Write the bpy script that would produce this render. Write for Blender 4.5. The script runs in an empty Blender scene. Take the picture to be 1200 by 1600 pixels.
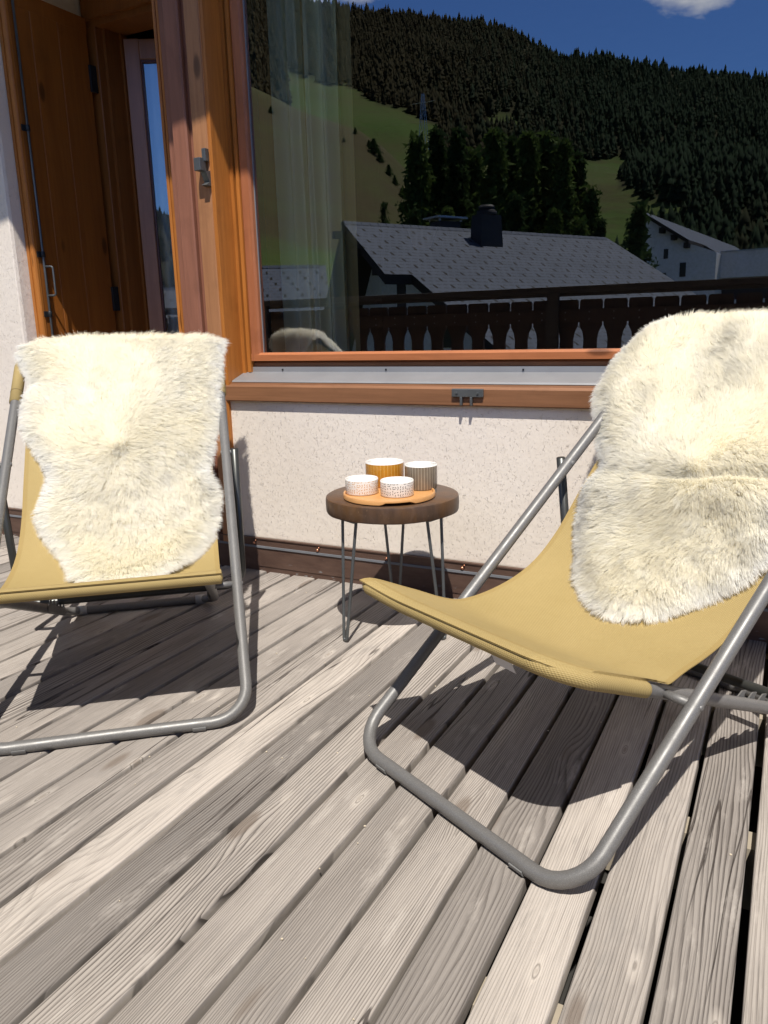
import bpy, bmesh, math, random
import numpy as np
from mathutils import Vector, Matrix
random.seed(7); rng = np.random.default_rng(11)
PI = math.pi; R = math.radians
sc = bpy.context.scene
C = bpy.data.collections.new('terrace'); sc.collection.children.link(C)

# ------------------------------------------------------------------ camera, sky, sun, exposure
CAM = Vector((0, 0, .9))
pitch, roll, yaw = R(13.230941), R(-1.526787), R(27.544527)
fw = Vector((-math.sin(yaw)*math.cos(pitch), math.cos(yaw)*math.cos(pitch), -math.sin(pitch)))
r0 = Vector((math.cos(yaw), math.sin(yaw), 0)); u0 = r0.cross(fw)
cr = r0*math.cos(roll) + u0*math.sin(roll); cu = -r0*math.sin(roll) + u0*math.cos(roll)
cd = bpy.data.cameras.new('camera'); co = bpy.data.objects.new('camera', cd); C.objects.link(co)
M = Matrix((cr, cu, -fw)).transposed().to_4x4(); M.translation = CAM; co.matrix_world = M
cd.sensor_fit = 'VERTICAL'; cd.sensor_height = 24; cd.lens = 24*1219.9/1600
cd.clip_start = .02; cd.clip_end = 6000
sc.camera = co
SUN = Vector((.205, -.425, .881)).normalized()           # direction towards the sun
sun_el = math.asin(SUN.z); sun_az = math.atan2(SUN.x, SUN.y)
w = bpy.data.worlds.new('World'); sc.world = w; w.use_nodes = True
nt = w.node_tree; nt.nodes.clear()
wo = nt.nodes.new('ShaderNodeOutputWorld'); bg = nt.nodes.new('ShaderNodeBackground')
sky = nt.nodes.new('ShaderNodeTexSky'); sky.sky_type = 'NISHITA'; sky.sun_disc = False
sky.sun_elevation = sun_el; sky.sun_rotation = sun_az; sky.altitude = 2200; sky.air_density = 1.3; sky.dust_density = .0; sky.ozone_density = 7.0
bg.inputs[1].default_value = .07
# a thin cloud in the sky above the valley, by direction
geo = nt.nodes.new('ShaderNodeTexCoord')
def wm(op, a, b=None):
    n = nt.nodes.new('ShaderNodeMath'); n.operation = op
    for i, v in enumerate((a, b)):
        if v is None: continue
        if isinstance(v, (int, float)): n.inputs[i].default_value = v
        else: nt.links.new(v, n.inputs[i])
    return n.outputs[0]
mp = nt.nodes.new('ShaderNodeMapping'); mp.inputs['Scale'].default_value = (1, 1, 2.2); nt.links.new(geo.outputs['Generated'], mp.inputs[0])
nz = nt.nodes.new('ShaderNodeTexNoise'); nz.inputs['Scale'].default_value = 7; nz.inputs['Detail'].default_value = 12; nz.inputs['Roughness'].default_value = .62
nt.links.new(mp.outputs[0], nz.inputs[0])
def blob(d, rad):
    vm = nt.nodes.new('ShaderNodeVectorMath'); vm.operation = 'DISTANCE'; nt.links.new(geo.outputs['Generated'], vm.inputs[0]); vm.inputs[1].default_value = d
    return wm('MAXIMUM', wm('SUBTRACT', 1.0, wm('DIVIDE', vm.outputs['Value'], rad)), 0.0)
def vdir(az, el): return (math.sin(R(az))*math.cos(R(el)), -math.cos(R(az))*math.cos(R(el)), math.sin(R(el)))
b = wm('ADD', blob(vdir(-7.4, 21.2), .075), wm('MULTIPLY', blob(vdir(-25, 40), .5), .9))
b = wm('ADD', b, wm('MULTIPLY', blob(vdir(40, 25), .4), .7))
m_ = wm('MULTIPLY', wm('SUBTRACT', wm('ADD', wm('MULTIPLY', b, .55), nz.outputs[0]), .70), 5.0)
mc = nt.nodes.new('ShaderNodeClamp'); nt.links.new(m_, mc.inputs[0])
mx = nt.nodes.new('ShaderNodeMix'); mx.data_type = 'RGBA'; nt.links.new(mc.outputs[0], mx.inputs[0]); mx.inputs[7].default_value = (20, 20.5, 21.5, 1)
tint = nt.nodes.new('ShaderNodeMix'); tint.data_type = 'RGBA'; tint.blend_type = 'MULTIPLY'; tint.inputs[0].default_value = 1
sz_ = nt.nodes.new('ShaderNodeSeparateXYZ'); nt.links.new(geo.outputs['Generated'], sz_.inputs[0])
rmp = nt.nodes.new('ShaderNodeValToRGB'); nt.links.new(sz_.outputs[2], rmp.inputs[0])
rmp.color_ramp.elements[0].position = .42; rmp.color_ramp.elements[0].color = (1.0, 1.35, 1.95, 1); rmp.color_ramp.elements[1].position = .66; rmp.color_ramp.elements[1].color = (1.05, .75, .48, 1)
nt.links.new(sky.outputs[0], tint.inputs[6]); nt.links.new(rmp.outputs[0], tint.inputs[7]); nt.links.new(tint.outputs[2], mx.inputs[6])
nt.links.new(mx.outputs[2], bg.inputs[0]); nt.links.new(bg.outputs[0], wo.inputs[0])
sd = bpy.data.lights.new('sun', 'SUN'); sd.energy = 5; sd.angle = R(.53); sd.color = (1, .945, .86)
so = bpy.data.objects.new('sun', sd); C.objects.link(so); so.rotation_euler = SUN.to_track_quat('Z', 'Y').to_euler(); so.location = (3, -6, 12)
sc.view_settings.view_transform = 'Standard'; sc.view_settings.look = 'None'; sc.view_settings.gamma = 1; sc.view_settings.exposure = 0.25
sc.render.resolution_x = 768; sc.render.resolution_y = 1024
sc.render.engine = 'CYCLES'
sc.cycles.max_bounces = 14; sc.cycles.transparent_max_bounces = 16; sc.cycles.glossy_bounces = 4; sc.cycles.diffuse_bounces = 12

# ------------------------------------------------------------------ node helper
class N:
    def __init__(s, name):
        s.m = bpy.data.materials.new(name); s.m.use_nodes = True; s.t = s.m.node_tree; s.t.nodes.clear()
        s.out = s.t.nodes.new('ShaderNodeOutputMaterial'); s.b = s.t.nodes.new('ShaderNodeBsdfPrincipled'); s.t.links.new(s.b.outputs[0], s.out.inputs[0])
    def n(s, typ, **k):
        x = s.t.nodes.new('ShaderNode'+typ)
        for a, v in k.items():
            if a.startswith('i_'):
                key = a[2:]
                key = int(key) if key.isdigit() else key.replace('_', ' ')
                s.set(x.inputs[key], v)
            else: setattr(x, a, v)
        return x
    def set(s, inp, v):
        if hasattr(v, 'links') or isinstance(v, bpy.types.NodeSocket): s.t.links.new(v, inp)
        else:
            try: inp.default_value = v
            except Exception: inp.default_value = (*v, 1)
    def math(s, op, a, b=None, c=None):
        x = s.t.nodes.new('ShaderNodeMath'); x.operation = op
        for i, v in enumerate((a, b, c)):
            if v is not None: s.set(x.inputs[i], v)
        return x.outputs[0]
    def mix(s, f, a, b, mode='MIX'):
        x = s.t.nodes.new('ShaderNodeMix'); x.data_type = 'RGBA'; x.blend_type = mode
        s.set(x.inputs[0], f)
        for i, v in ((6, a), (7, b)):
            if isinstance(v, tuple) and len(v) == 3: v = (*v, 1)
            s.set(x.inputs[i], v)
        return x.outputs[2]
    def ramp(s, f, stops, interp='LINEAR'):
        x = s.t.nodes.new('ShaderNodeValToRGB'); s.set(x.inputs[0], f); x.color_ramp.interpolation = interp
        while len(x.color_ramp.elements) < len(stops): x.color_ramp.elements.new(.5)
        for e, (p, c) in zip(x.color_ramp.elements, stops):
            e.position = p; e.color = (c, c, c, 1) if isinstance(c, (int, float)) else (*c, 1)
        return x.outputs[0]
    def noise(s, v, scale, detail=4, rough=.5, dist=0):
        x = s.n('TexNoise'); s.set(x.inputs['Vector'], v); x.inputs['Scale'].default_value = scale; x.inputs['Detail'].default_value = detail
        x.inputs['Roughness'].default_value = rough; x.inputs['Distortion'].default_value = dist; return x.outputs[0]
    def map(s, v, scale=(1, 1, 1), loc=(0, 0, 0), rot=(0, 0, 0)):
        x = s.n('Mapping'); s.set(x.inputs[0], v); x.inputs['Scale'].default_value = scale; s.set(x.inputs['Location'], loc); x.inputs['Rotation'].default_value = rot; return x.outputs[0]
    def co(s, k='Object'): return s.n('TexCoord').outputs[k]
    def attr(s, name, out='Fac'): return s.n('Attribute', attribute_name=name).outputs[out]
    def bump(s, h, strength=.5, dist=.002):
        x = s.n('Bump'); s.set(x.inputs['Height'], h); x.inputs['Strength'].default_value = strength; x.inputs['Distance'].default_value = dist; s.t.links.new(x.outputs[0], s.b.inputs['Normal']); return x
    def fin(s, col=None, rough=.6, metal=0, spec=None):
        if col is not None: s.set(s.b.inputs['Base Color'], (*col, 1) if isinstance(col, tuple) and len(col) == 3 else col)
        s.set(s.b.inputs['Roughness'], rough); s.set(s.b.inputs['Metallic'], metal)
        if spec is not None: s.b.inputs['Specular IOR Level'].default_value = spec
        return s.m

# ------------------------------------------------------------------ mesh helper
YG = 2.46                                                   # plane of the big pane
class MB:
    """collects polygons; build() links them as ONE mesh object"""
    def __init__(s): s.v = []; s.f = []; s.uv = []; s.att = []
    def poly(s, pts, uv=None, a=0.0):
        i = len(s.v); s.v += [tuple(p) for p in pts]; s.f.append(tuple(range(i, i+len(pts)))); s.uv.append(uv or [(0, 0)]*len(pts)); s.att.append(a); return s
    def box(s, x0, x1, y0, y1, z0, z1, a=0.0, fr=None):
        P = [(x, y, z) for z in (z0, z1) for y in (y0, y1) for x in (x0, x1)]
        if fr: P = [fr(*p) for p in P]
        for q in ((0, 2, 3, 1), (4, 5, 7, 6), (0, 1, 5, 4), (2, 6, 7, 3), (0, 4, 6, 2), (1, 3, 7, 5)): s.poly([P[k] for k in q], a=a)
        return s
    def bbox(s, x0, x1, y0, y1, z0, z1, bv=.003, a=0.0, fr=None):
        bm = bmesh.new(); bmesh.ops.create_cube(bm, size=1)
        for v in bm.verts: v.co = Vector((x0+(v.co.x+.5)*(x1-x0), y0+(v.co.y+.5)*(y1-y0), z0+(v.co.z+.5)*(z1-z0)))
        bmesh.ops.bevel(bm, geom=bm.edges[:], offset=bv, segments=2, affect='EDGES', profile=.6)
        s.frombm(bm, a, fr); bm.free(); return s
    def frombm(s, bm, a=0.0, fr=None):
        for f in bm.faces: s.poly([fr(*v.co) if fr else tuple(v.co) for v in f.verts], a=a)
    def prism(s, pts, z0, z1, fr=None, a=0.0, caps=True):
        """closed plan outline (x,y) extruded in z"""
        g = fr or (lambda x, y, z: (x, y, z)); n = len(pts)
        for i in range(n):
            p, q = pts[i], pts[(i+1) % n]; s.poly([g(p[0], p[1], z0), g(q[0], q[1], z0), g(q[0], q[1], z1), g(p[0], p[1], z1)], a=a)
        if caps: s.poly([g(p[0], p[1], z1) for p in pts], a=a); s.poly([g(p[0], p[1], z0) for p in reversed(pts)], a=a)
        return s
    def tube(s, path, r, n=12, a=0.0, caps=True, closed=False, flat=None):
        path = [Vector(p) for p in path]; L = len(path); rings = []
        ref = None
        for i in range(L):
            if closed: d = path[(i+1) % L]-path[i-1]
            else: d = path[min(i+1, L-1)]-path[max(i-1, 0)]
            d.normalize()
            if ref is None: ref = Vector((0, 0, 1)) if abs(d.z) < .9 else Vector((1, 0, 0))
            x = (ref-d*ref.dot(d)).normalized(); y = d.cross(x); ref = x
            rr = r[i] if isinstance(r, (list, tuple)) else r
            fx, fy = flat or (1, 1)
            rings.append([path[i]+(x*math.cos(2*PI*k/n)*fx+y*math.sin(2*PI*k/n)*fy)*rr for k in range(n)])
        base = len(s.v); s.v += [tuple(p) for ri in rings for p in ri]
        for i in range(L if closed else L-1):
            j = (i+1) % L
            for k in range(n):
                k2 = (k+1) % n; s.f.append((base+i*n+k, base+i*n+k2, base+j*n+k2, base+j*n+k)); s.uv.append([(0, 0)]*4); s.att.append(a)
        if caps and not closed:
            s.f.append(tuple(base+k for k in reversed(range(n)))); s.uv.append([(0, 0)]*n); s.att.append(a)
            s.f.append(tuple(base+(L-1)*n+k for k in range(n))); s.uv.append([(0, 0)]*n); s.att.append(a)
        return s
    def lathe(s, prof, c=(0, 0, 0), n=48, a=0.0, wob=None):
        rings = []
        base = len(s.v)
        for (r_, z) in prof:
            for k in range(n):
                t = 2*PI*k/n; rr = r_*(wob(t) if wob else 1); s.v.append((c[0]+rr*math.cos(t), c[1]+rr*math.sin(t), c[2]+z))
        for i in range(len(prof)-1):
            for k in range(n):
                k2 = (k+1) % n; s.f.append((base+i*n+k, base+i*n+k2, base+(i+1)*n+k2, base+(i+1)*n+k))
                u0, u1 = k/n, (k+1)/n; s.uv.append([(u0, prof[i][1]), (u1, prof[i][1]), (u1, prof[i+1][1]), (u0, prof[i+1][1])]); s.att.append(a)
        return s
    def build(s, name, mat, parent=None, mir=False, smooth=False, attname='rnd', ang=None, weld=False):
        me = bpy.data.meshes.new(name)
        v = [(x, 2*YG-y, z) for x, y, z in s.v] if mir else s.v
        f = [tuple(reversed(q)) for q in s.f] if mir else s.f
        me.from_pydata(v, [], f)
        uv = me.uv_layers.new(name='UVMap')
        flat = []
        for q in s.uv: flat += (list(reversed(q)) if mir else q)
        uv.data.foreach_set('uv', np.array(flat, float).ravel())
        at = me.attributes.new(attname, 'FLOAT', 'FACE'); at.data.foreach_set('value', np.array(s.att, float))
        me.materials.append(mat)
        if weld:
            bm = bmesh.new(); bm.from_mesh(me); bmesh.ops.remove_doubles(bm, verts=bm.verts, dist=1e-5); bm.to_mesh(me); bm.free()
        if smooth: me.polygons.foreach_set('use_smooth', [True]*len(me.polygons))
        if ang is not None: me.polygons.foreach_set('use_smooth', [True]*len(me.polygons)); me.set_sharp_from_angle(angle=R(ang))
        me.update()
        o = bpy.data.objects.new(name, me); C.objects.link(o)
        if parent: o.parent = parent
        return o
def tag(o, label=None, cat=None, group=None, kind=None):
    if label: o['label'] = label
    if cat: o['category'] = cat
    if group: o['group'] = group
    if kind: o['kind'] = kind
    return o
def empty(name, loc=(0, 0, 0)):
    o = bpy.data.objects.new(name, None); C.objects.link(o); o.location = loc; o.empty_display_size = .1; return o
def rebase(root):
    """children are built in world coordinates: keep them there while the empty sits at the thing's base"""
    for c in root.children: c.matrix_parent_inverse = Matrix.Translation(root.location).inverted()
def arcpath(pts, rad, n=8):
    """polyline with rounded corners"""
    P = [Vector(p) for p in pts]; out = [P[0]]
    for i in range(1, len(P)-1):
        a = (P[i-1]-P[i]).normalized(); b = (P[i+1]-P[i]).normalized(); r_ = rad[i-1] if isinstance(rad, (list, tuple)) else rad
        th = a.angle(b); d = r_/math.tan(th/2); c = P[i]+(a+b).normalized()*(r_/math.sin(th/2))
        s0 = P[i]+a*d-c; s1 = P[i]+b*d-c; om = s0.angle(s1)
        for k in range(n+1):
            t = k/n; out.append(c+(s0*math.sin((1-t)*om)+s1*math.sin(t*om))/math.sin(om))
    out.append(P[-1]); return out
def lerp(tab, x):
    xs = [t[0] for t in tab]; ys = [t[1] for t in tab]; return np.interp(x, xs, ys)
def inpoly(px, py, poly):
    px = np.asarray(px); py = np.asarray(py); c = np.zeros(px.shape, bool); n = len(poly); j = n-1
    for i in range(n):
        xi, yi = poly[i]; xj, yj = poly[j]
        cond = ((yi > py) != (yj > py)) & (px < (xj-xi)*(py-yi)/((yj-yi) or 1e-9)+xi); c ^= cond; j = i
    return c
def np_mesh(name, V, F, mat, parent=None, fatt=None, vatt=None, smooth=False, normals=None):
    """V (n,3), F (m,k) arrays -> mesh object"""
    me = bpy.data.meshes.new(name); V = np.asarray(V, np.float32); F = np.asarray(F, np.int32); m, k = F.shape
    me.vertices.add(len(V)); me.vertices.foreach_set('co', V.ravel())
    me.loops.add(m*k); me.loops.foreach_set('vertex_index', F.ravel())
    me.polygons.add(m); me.polygons.foreach_set('loop_start', np.arange(0, m*k, k, dtype=np.int32)); me.polygons.foreach_set('loop_total', np.full(m, k, np.int32))
    me.update(calc_edges=True)
    for nm, arr in (fatt or {}).items(): me.attributes.new(nm, 'FLOAT', 'FACE').data.foreach_set('value', np.asarray(arr, np.float32))
    for nm, arr in (vatt or {}).items(): me.attributes.new(nm, 'FLOAT', 'POINT').data.foreach_set('value', np.asarray(arr, np.float32))
    me.materials.append(mat)
    if smooth: me.polygons.foreach_set('use_smooth', np.ones(m, bool))
    if normals is not None: me.normals_split_custom_set_from_vertices([tuple(x) for x in normals])
    o = bpy.data.objects.new(name, me); C.objects.link(o)
    if parent: o.parent = parent
    return o

# ------------------------------------------------------------------ materials
def wood_grey(name, base1, base2, dark):
    """weathered softwood deck boards, grain along Y, one offset per board"""
    n = N(name); c = n.co(); rid = n.attr('rnd')
    off = n.n('CombineXYZ', i_0=n.math('MULTIPLY', rid, 3.7), i_1=n.math('MULTIPLY', rid, 41.3), i_2=n.math('MULTIPLY', rid, 7.9)).outputs[0]
    p = n.n('VectorMath', operation='ADD', i_0=c, i_1=off).outputs[0]
    ux = n.n('SeparateXYZ', i_0=p).outputs
    big = n.noise(n.map(p, (5.5, .75, 1)), 1.0, 2, .5)
    mid = n.noise(n.map(p, (15, 1.7, 1)), 1.0, 3, .5)
    vo = n.n('TexVoronoi', feature='F1', distance='EUCLIDEAN'); n.set(vo.inputs['Vector'], n.map(p, (7, 2.1, 1))); vo.inputs['Scale'].default_value = 1
    knot = n.math('POWER', n.math('MAXIMUM', n.math('SUBTRACT', 1.0, n.math('MULTIPLY', vo.outputs['Distance'], 3.1)), 0.0), 1.6)
    f = n.math('ADD', n.math('MULTIPLY', big, 18.0), n.math('MULTIPLY', mid, 2.6))
    f = n.math('ADD', f, n.math('MULTIPLY', knot, 4.0))
    bs = n.math('MULTIPLY', 85.0, n.math('POWER', 4.6, n.math('FRACT', n.math('MULTIPLY', rid, 17.7))))
    f = n.math('ADD', f, n.math('MULTIPLY', ux[0], bs))
    f = n.math('ADD', f, n.math('MULTIPLY', n.noise(n.map(p, (70, 5, 1)), 1, 4, .6), .45))
    fr = n.math('FRACT', f)
    line = n.ramp(fr, [(0, .1), (.40, .05), (.72, .55), (.88, 1), (.96, 1), (1, .15)])
    fib = n.noise(n.map(p, (380, 5, 40)), 1.0, 4, .65)
    fib2 = n.noise(n.map(p, (1400, 30, 40)), 1.0, 2, .6)
    tone = n.noise(n.map(p, (9, 1.6, 1)), 1.0, 3, .6)
    lstr = n.math('ADD', .38, n.math('MULTIPLY', n.math('FRACT', n.math('MULTIPLY', rid, 5.31)), .55))
    amt = n.math('MULTIPLY', line, n.math('MULTIPLY', lstr, n.ramp(tone, [(.3, .45), (.6, 1)])))
    col = n.mix(n.ramp(n.math('FRACT', n.math('MULTIPLY', rid, 9.13)), [(0, 0), (1, 1)]), base1, base2)
    col = n.mix(n.ramp(tone, [(.45, 0), (.75, .5)]), col, n.mix(.5, col, dark))
    col = n.mix(n.ramp(fib, [(.36, .65), (.50, 0)]), col, n.mix(.6, col, dark))
    col = n.mix(amt, col, dark)
    crack = n.ramp(n.math('ABSOLUTE', n.math('SUBTRACT', n.noise(n.map(p, (16, .7, 1), (5, 3, 0)), 1.0, 2), .47)), [(0, 1), (.004, 1), (.008, 0)])
    crack = n.math('MULTIPLY', crack, n.ramp(n.noise(n.map(p, (3, .8, 1), (9, 1, 0)), 1.0, 1), [(.52, 0), (.6, 1)]))
    col = n.mix(n.math('MULTIPLY', crack, .85), col, (.05, .04, .035))
    v2 = n.n('TexVoronoi', feature='F1'); n.set(v2.inputs['Vector'], n.map(p, (26, 7.5, 1), (3.3, 1.7, 0))); v2.inputs['Scale'].default_value = 1; v2.inputs['Randomness'].default_value = 1
    pick = n.math('GREATER_THAN', n.n('SeparateXYZ', i_0=v2.outputs['Color']).outputs[0], .90)
    kd = v2.outputs['Distance']; halo = n.math('MULTIPLY', pick, n.ramp(kd, [(.12, 1), (.34, 0)])); core = n.math('MULTIPLY', pick, n.ramp(kd, [(.07, 1), (.11, 0)])); rim = n.math('MULTIPLY', pick, n.ramp(kd, [(.10, 0), (.13, 1), (.16, 0)]))
    col = n.mix(n.math('MULTIPLY', halo, .55), col, (.60, .54, .48)); col = n.mix(n.math('MULTIPLY', core, .6), col, (.20, .16, .13)); col = n.mix(n.math('MULTIPLY', rim, .6), col, (.08, .065, .055))
    pt = n.noise(n.map(p, (22, 5, 1), (1, 8, 0)), 1.0, 5, .7); col = n.mix(n.ramp(pt, [(.55, 0), (.72, .5)]), col, (.20, .185, .175)); col = n.mix(n.ramp(pt, [(.28, .35), (.42, 0)]), col, (.62, .57, .52))
    kc = n.ramp(knot, [(.45, 0), (.62, 1)])
    col = n.mix(n.math('MULTIPLY', kc, .7), col, (.16, .125, .10))
    col = n.mix(n.ramp(fib2, [(.62, 0), (.8, .35)]), col, (.52, .47, .42))
    h = n.math('SUBTRACT', n.math('MULTIPLY', fib, .5), n.math('ADD', n.math('MULTIPLY', amt, .7), n.math('MULTIPLY', crack, 2.0)))
    n.bump(h, .8, .0014)
    return n.fin(col, .82, spec=.25)
def wood_stain(name, c1, c2, rough=.45, axis='z', scale=1, spec=.4, bump=.2):
    """lacquered timber with a soft long grain"""
    n = N(name); c = n.co(); s = {'z': (1, 1, .05), 'x': (.05, 1, 1), 'y': (1, .05, 1)}[axis]
    rid = n.attr('rnd')
    off = n.n('CombineXYZ', i_0=n.math('MULTIPLY', rid, 5.7), i_1=n.math('MULTIPLY', rid, 3.1), i_2=n.math('MULTIPLY', rid, 9.3)).outputs[0]
    p = n.n('VectorMath', operation='ADD', i_0=c, i_1=off).outputs[0]
    g = n.noise(n.map(p, tuple(k*90*scale for k in s)), 1, 4, .6, .3); g2 = n.noise(n.map(p, tuple(k*16*scale for k in s)), 1, 2, .5, .6)
    f = n.math('ADD', n.math('MULTIPLY', g, .6), n.math('MULTIPLY', g2, .5))
    col = n.mix(n.ramp(f, [(.35, 0), (.72, 1)]), c1, c2)
    st = n.noise(n.map(p, (6, 6, 6)), 1, 5, .6)
    col = n.mix(n.ramp(st, [(.56, 0), (.75, .35)]), col, tuple(k*.55 for k in c1))
    ks = {'z': (6, 6, 2.2), 'x': (2.2, 6, 6), 'y': (6, 2.2, 6)}[axis]
    vo = n.n('TexVoronoi', feature='F1'); n.set(vo.inputs['Vector'], n.map(p, ks)); vo.inputs['Scale'].default_value = 1
    col = n.mix(n.ramp(vo.outputs['Distance'], [(0, .95), (.07, .75), (.11, 0)]), col, tuple(k*.3 for k in c1))
    n.bump(g, bump, .0006)
    return n.fin(col, rough, spec=spec)
def plain(name, col, rough=.6, metal=0, spec=None, var=.12, sc_=8):
    n = N(name); v = n.noise(n.map(n.co(), (sc_,)*3), 1, 4, .6)
    cc = n.mix(n.ramp(v, [(.3, 0), (.7, 1)]), tuple(k*(1-var) for k in col), tuple(min(1, k*(1+var)) for k in col))
    return n.fin(cc, rough, metal, spec)

m_deck = wood_grey('deck wood', (.515, .462, .415), (.25, .226, .208), (.062, .052, .046))
m_joist = plain('joist wood', (.36, .31, .24), .8)
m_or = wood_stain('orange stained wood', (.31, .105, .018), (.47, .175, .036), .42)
m_orx = wood_stain('orange stained rail', (.36, .105, .028), (.54, .18, .05), .45, 'x')
m_red = wood_stain('red brown board', (.185, .075, .046), (.28, .118, .074), .5, bump=.5)
m_brn = wood_stain('brown board', (.28, .125, .055), (.42, .20, .09), .5, bump=.4)
m_sill = wood_stain('brown sill beam', (.17, .075, .033), (.27, .125, .06), .55, 'x', bump=.6)
m_sash = wood_stain('sash wood', (.28, .095, .040), (.40, .145, .062), .42)
m_sashx = wood_stain('sash rail wood', (.32, .11, .042), (.44, .16, .065), .42, 'x')
m_shut = wood_stain('shutter wood', (.22, .070, .010), (.33, .11, .017), .5)
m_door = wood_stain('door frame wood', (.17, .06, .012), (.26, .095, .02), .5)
m_case = wood_stain('casement wood', (.28, .15, .095), (.38, .21, .14), .35)
def mk_stucco():
    n = N('rough plaster'); c = n.co()
    a = n.noise(n.map(c, (170, 170, 90), rot=(0, .25, 0)), 1, 3, .55, 1.2)
    pit = n.ramp(a, [(.31, 1), (.39, 0)])
    b_ = n.noise(n.map(c, (330, 330, 330)), 1, 3, .6)
    d = n.noise(n.map(c, (38, 38, 38)), 1, 3, .5)
    big = n.noise(n.map(c, (2.2, 2.2, 2.2)), 1, 4, .6)
    col = n.mix(n.ramp(big, [(.3, 0), (.7, 1)]), (.76, .685, .605), (.80, .73, .655))
    col = n.mix(n.math('MULTIPLY', pit, .05), col, (.30, .25, .21))
    h = n.math('ADD', n.math('MULTIPLY', pit, -.6), n.math('ADD', n.math('MULTIPLY', b_, .22), n.math('MULTIPLY', d, .5)))
    n.bump(h, .85, .0030)
    return n.fin(col, .9, spec=.15)
m_stucco = mk_stucco()
m_plinth = None
def mk_flash():
    n = N('brown sheet metal'); c = n.co(); v = n.noise(n.map(c, (9, 9, 30)), 1, 5, .65)
    col = n.mix(n.ramp(v, [(.3, 0), (.7, 1)]), (.095, .055, .042), (.15, .092, .070))
    s_ = n.noise(n.map(c, (26, 26, 90), (3, 0, 1)), 1, 3, .5)
    z = n.n('SeparateXYZ', i_0=c).outputs[2]
    low = n.ramp(z, [(.02, 1), (.045, 0)])
    sp = n.ramp(n.noise(n.map(c, (260, 260, 260)), 1, 2), [(.74, 0), (.77, .5)])
    col = n.mix(n.math('MULTIPLY', n.ramp(s_, [(.66, 0), (.70, .7)]), low), col, (.34, .38, .40))
    col = n.mix(sp, col, (.4, .34, .3))
    return n.fin(col, .5, .3)
m_flash = mk_flash()
m_alu = plain('aluminium sill', (.30, .305, .32), .42, .45, var=.06)
m_iron = plain('forged iron', (.035, .04, .045), .5, .6)
m_iron2 = plain('grey iron', (.13, .14, .145), .45, .6)
m_black = plain('black seal', (.008, .008, .012), .5)
m_soffit = wood_stain('soffit boards', (.20, .12, .07), (.30, .19, .12), .6, 'x')
m_plastw = plain('shaded plaster', (.70, .66, .58), .9)
def mk_frame():
    n = N('grey coated steel'); c = n.co()
    fl = n.noise(n.map(c, (900,)*3), 1, 2, .7); v = n.noise(n.map(c, (30,)*3), 1, 4, .6)
    col = n.mix(n.ramp(fl, [(.5, 0), (.8, 1)]), (.155, .152, .150), (.32, .315, .31))
    col = n.mix(n.ramp(v, [(.5, 0), (.8, .3)]), col, (.11, .105, .10))
    n.bump(fl, .12, .0004)
    return n.fin(col, n.ramp(v, [(.3, .38), (.7, .52)]), .25, spec=.55)
m_frame = mk_frame()
m_clip = plain('grey plastic clip', (.17, .17, .17), .5)
m_strut = plain('dark grey steel', (.075, .078, .075), .35, .6)
def mk_sling():
    n = N('ochre mesh fabric'); uv = n.co('UV'); s = n.n('SeparateXYZ', i_0=uv).outputs
    a = n.math('SINE', n.math('MULTIPLY', n.math('ADD', s[0], n.math('MULTIPLY', s[1], .35)), 2*PI/.0052)); b_ = n.math('SINE', n.math('MULTIPLY', s[1], 2*PI/.0052))
    h = n.math('MULTIPLY', a, b_)
    v = n.noise(n.map(uv, (5, 5, 5)), 1, 4, .6); th = n.noise(n.map(uv, (700, 60, 1)), 1, 2)
    col = n.mix(n.ramp(v, [(.3, 0), (.7, 1)]), (.378, .280, .108), (.43, .322, .134))
    col = n.mix(n.ramp(h, [(0, 0), (.3, .45)]), col, (.54, .41, .20)); col = n.mix(n.ramp(th, [(.5, 0), (.8, .3)]), col, (.33, .21, .08))
    h = n.math('ADD', h, n.math('MULTIPLY', n.noise(n.map(uv, (5, 2.2, 1)), 1, 3, .5), 5.0)); seam = n.attr('rnd'); col = n.mix(n.math('MULTIPLY', seam, .5), col, (.30, .18, .04))
    n.bump(h, .55, .0008)
    n.fin(col, .72, spec=.3)
    tr = n.n('BsdfTranslucent'); n.set(tr.inputs[0], col); mx_ = n.n('MixShader'); mx_.inputs[0].default_value = .12
    n.t.links.new(n.b.outputs[0], mx_.inputs[1]); n.t.links.new(tr.outputs[0], mx_.inputs[2]); n.t.links.new(mx_.outputs[0], n.out.inputs[0])
    return n.m
m_sling = mk_sling()
def mk_fur():
    n = N('sheepskin wool'); k = n.attr('tone'); t = n.attr('tip')
    col = n.mix(k, (.975, .94, .82), (.98, .975, .955)); col = n.mix(n.ramp(t, [(0, .2), (.4, 0)]), col, (.97, .94, .85))
    n.fin(col, .6, spec=.25)
    n.b.inputs['Sheen Weight'].default_value = .2
    tr = n.n('BsdfTranslucent'); n.set(tr.inputs[0], col); mx_ = n.n('MixShader'); mx_.inputs[0].default_value = .58
    n.t.links.new(n.b.outputs[0], mx_.inputs[1]); n.t.links.new(tr.outputs[0], mx_.inputs[2]); n.t.links.new(mx_.outputs[0], n.out.inputs[0])
    return n.m
m_fur = mk_fur(); m_hide = plain('sheepskin hide', (.86, .78, .58), .9)
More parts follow.
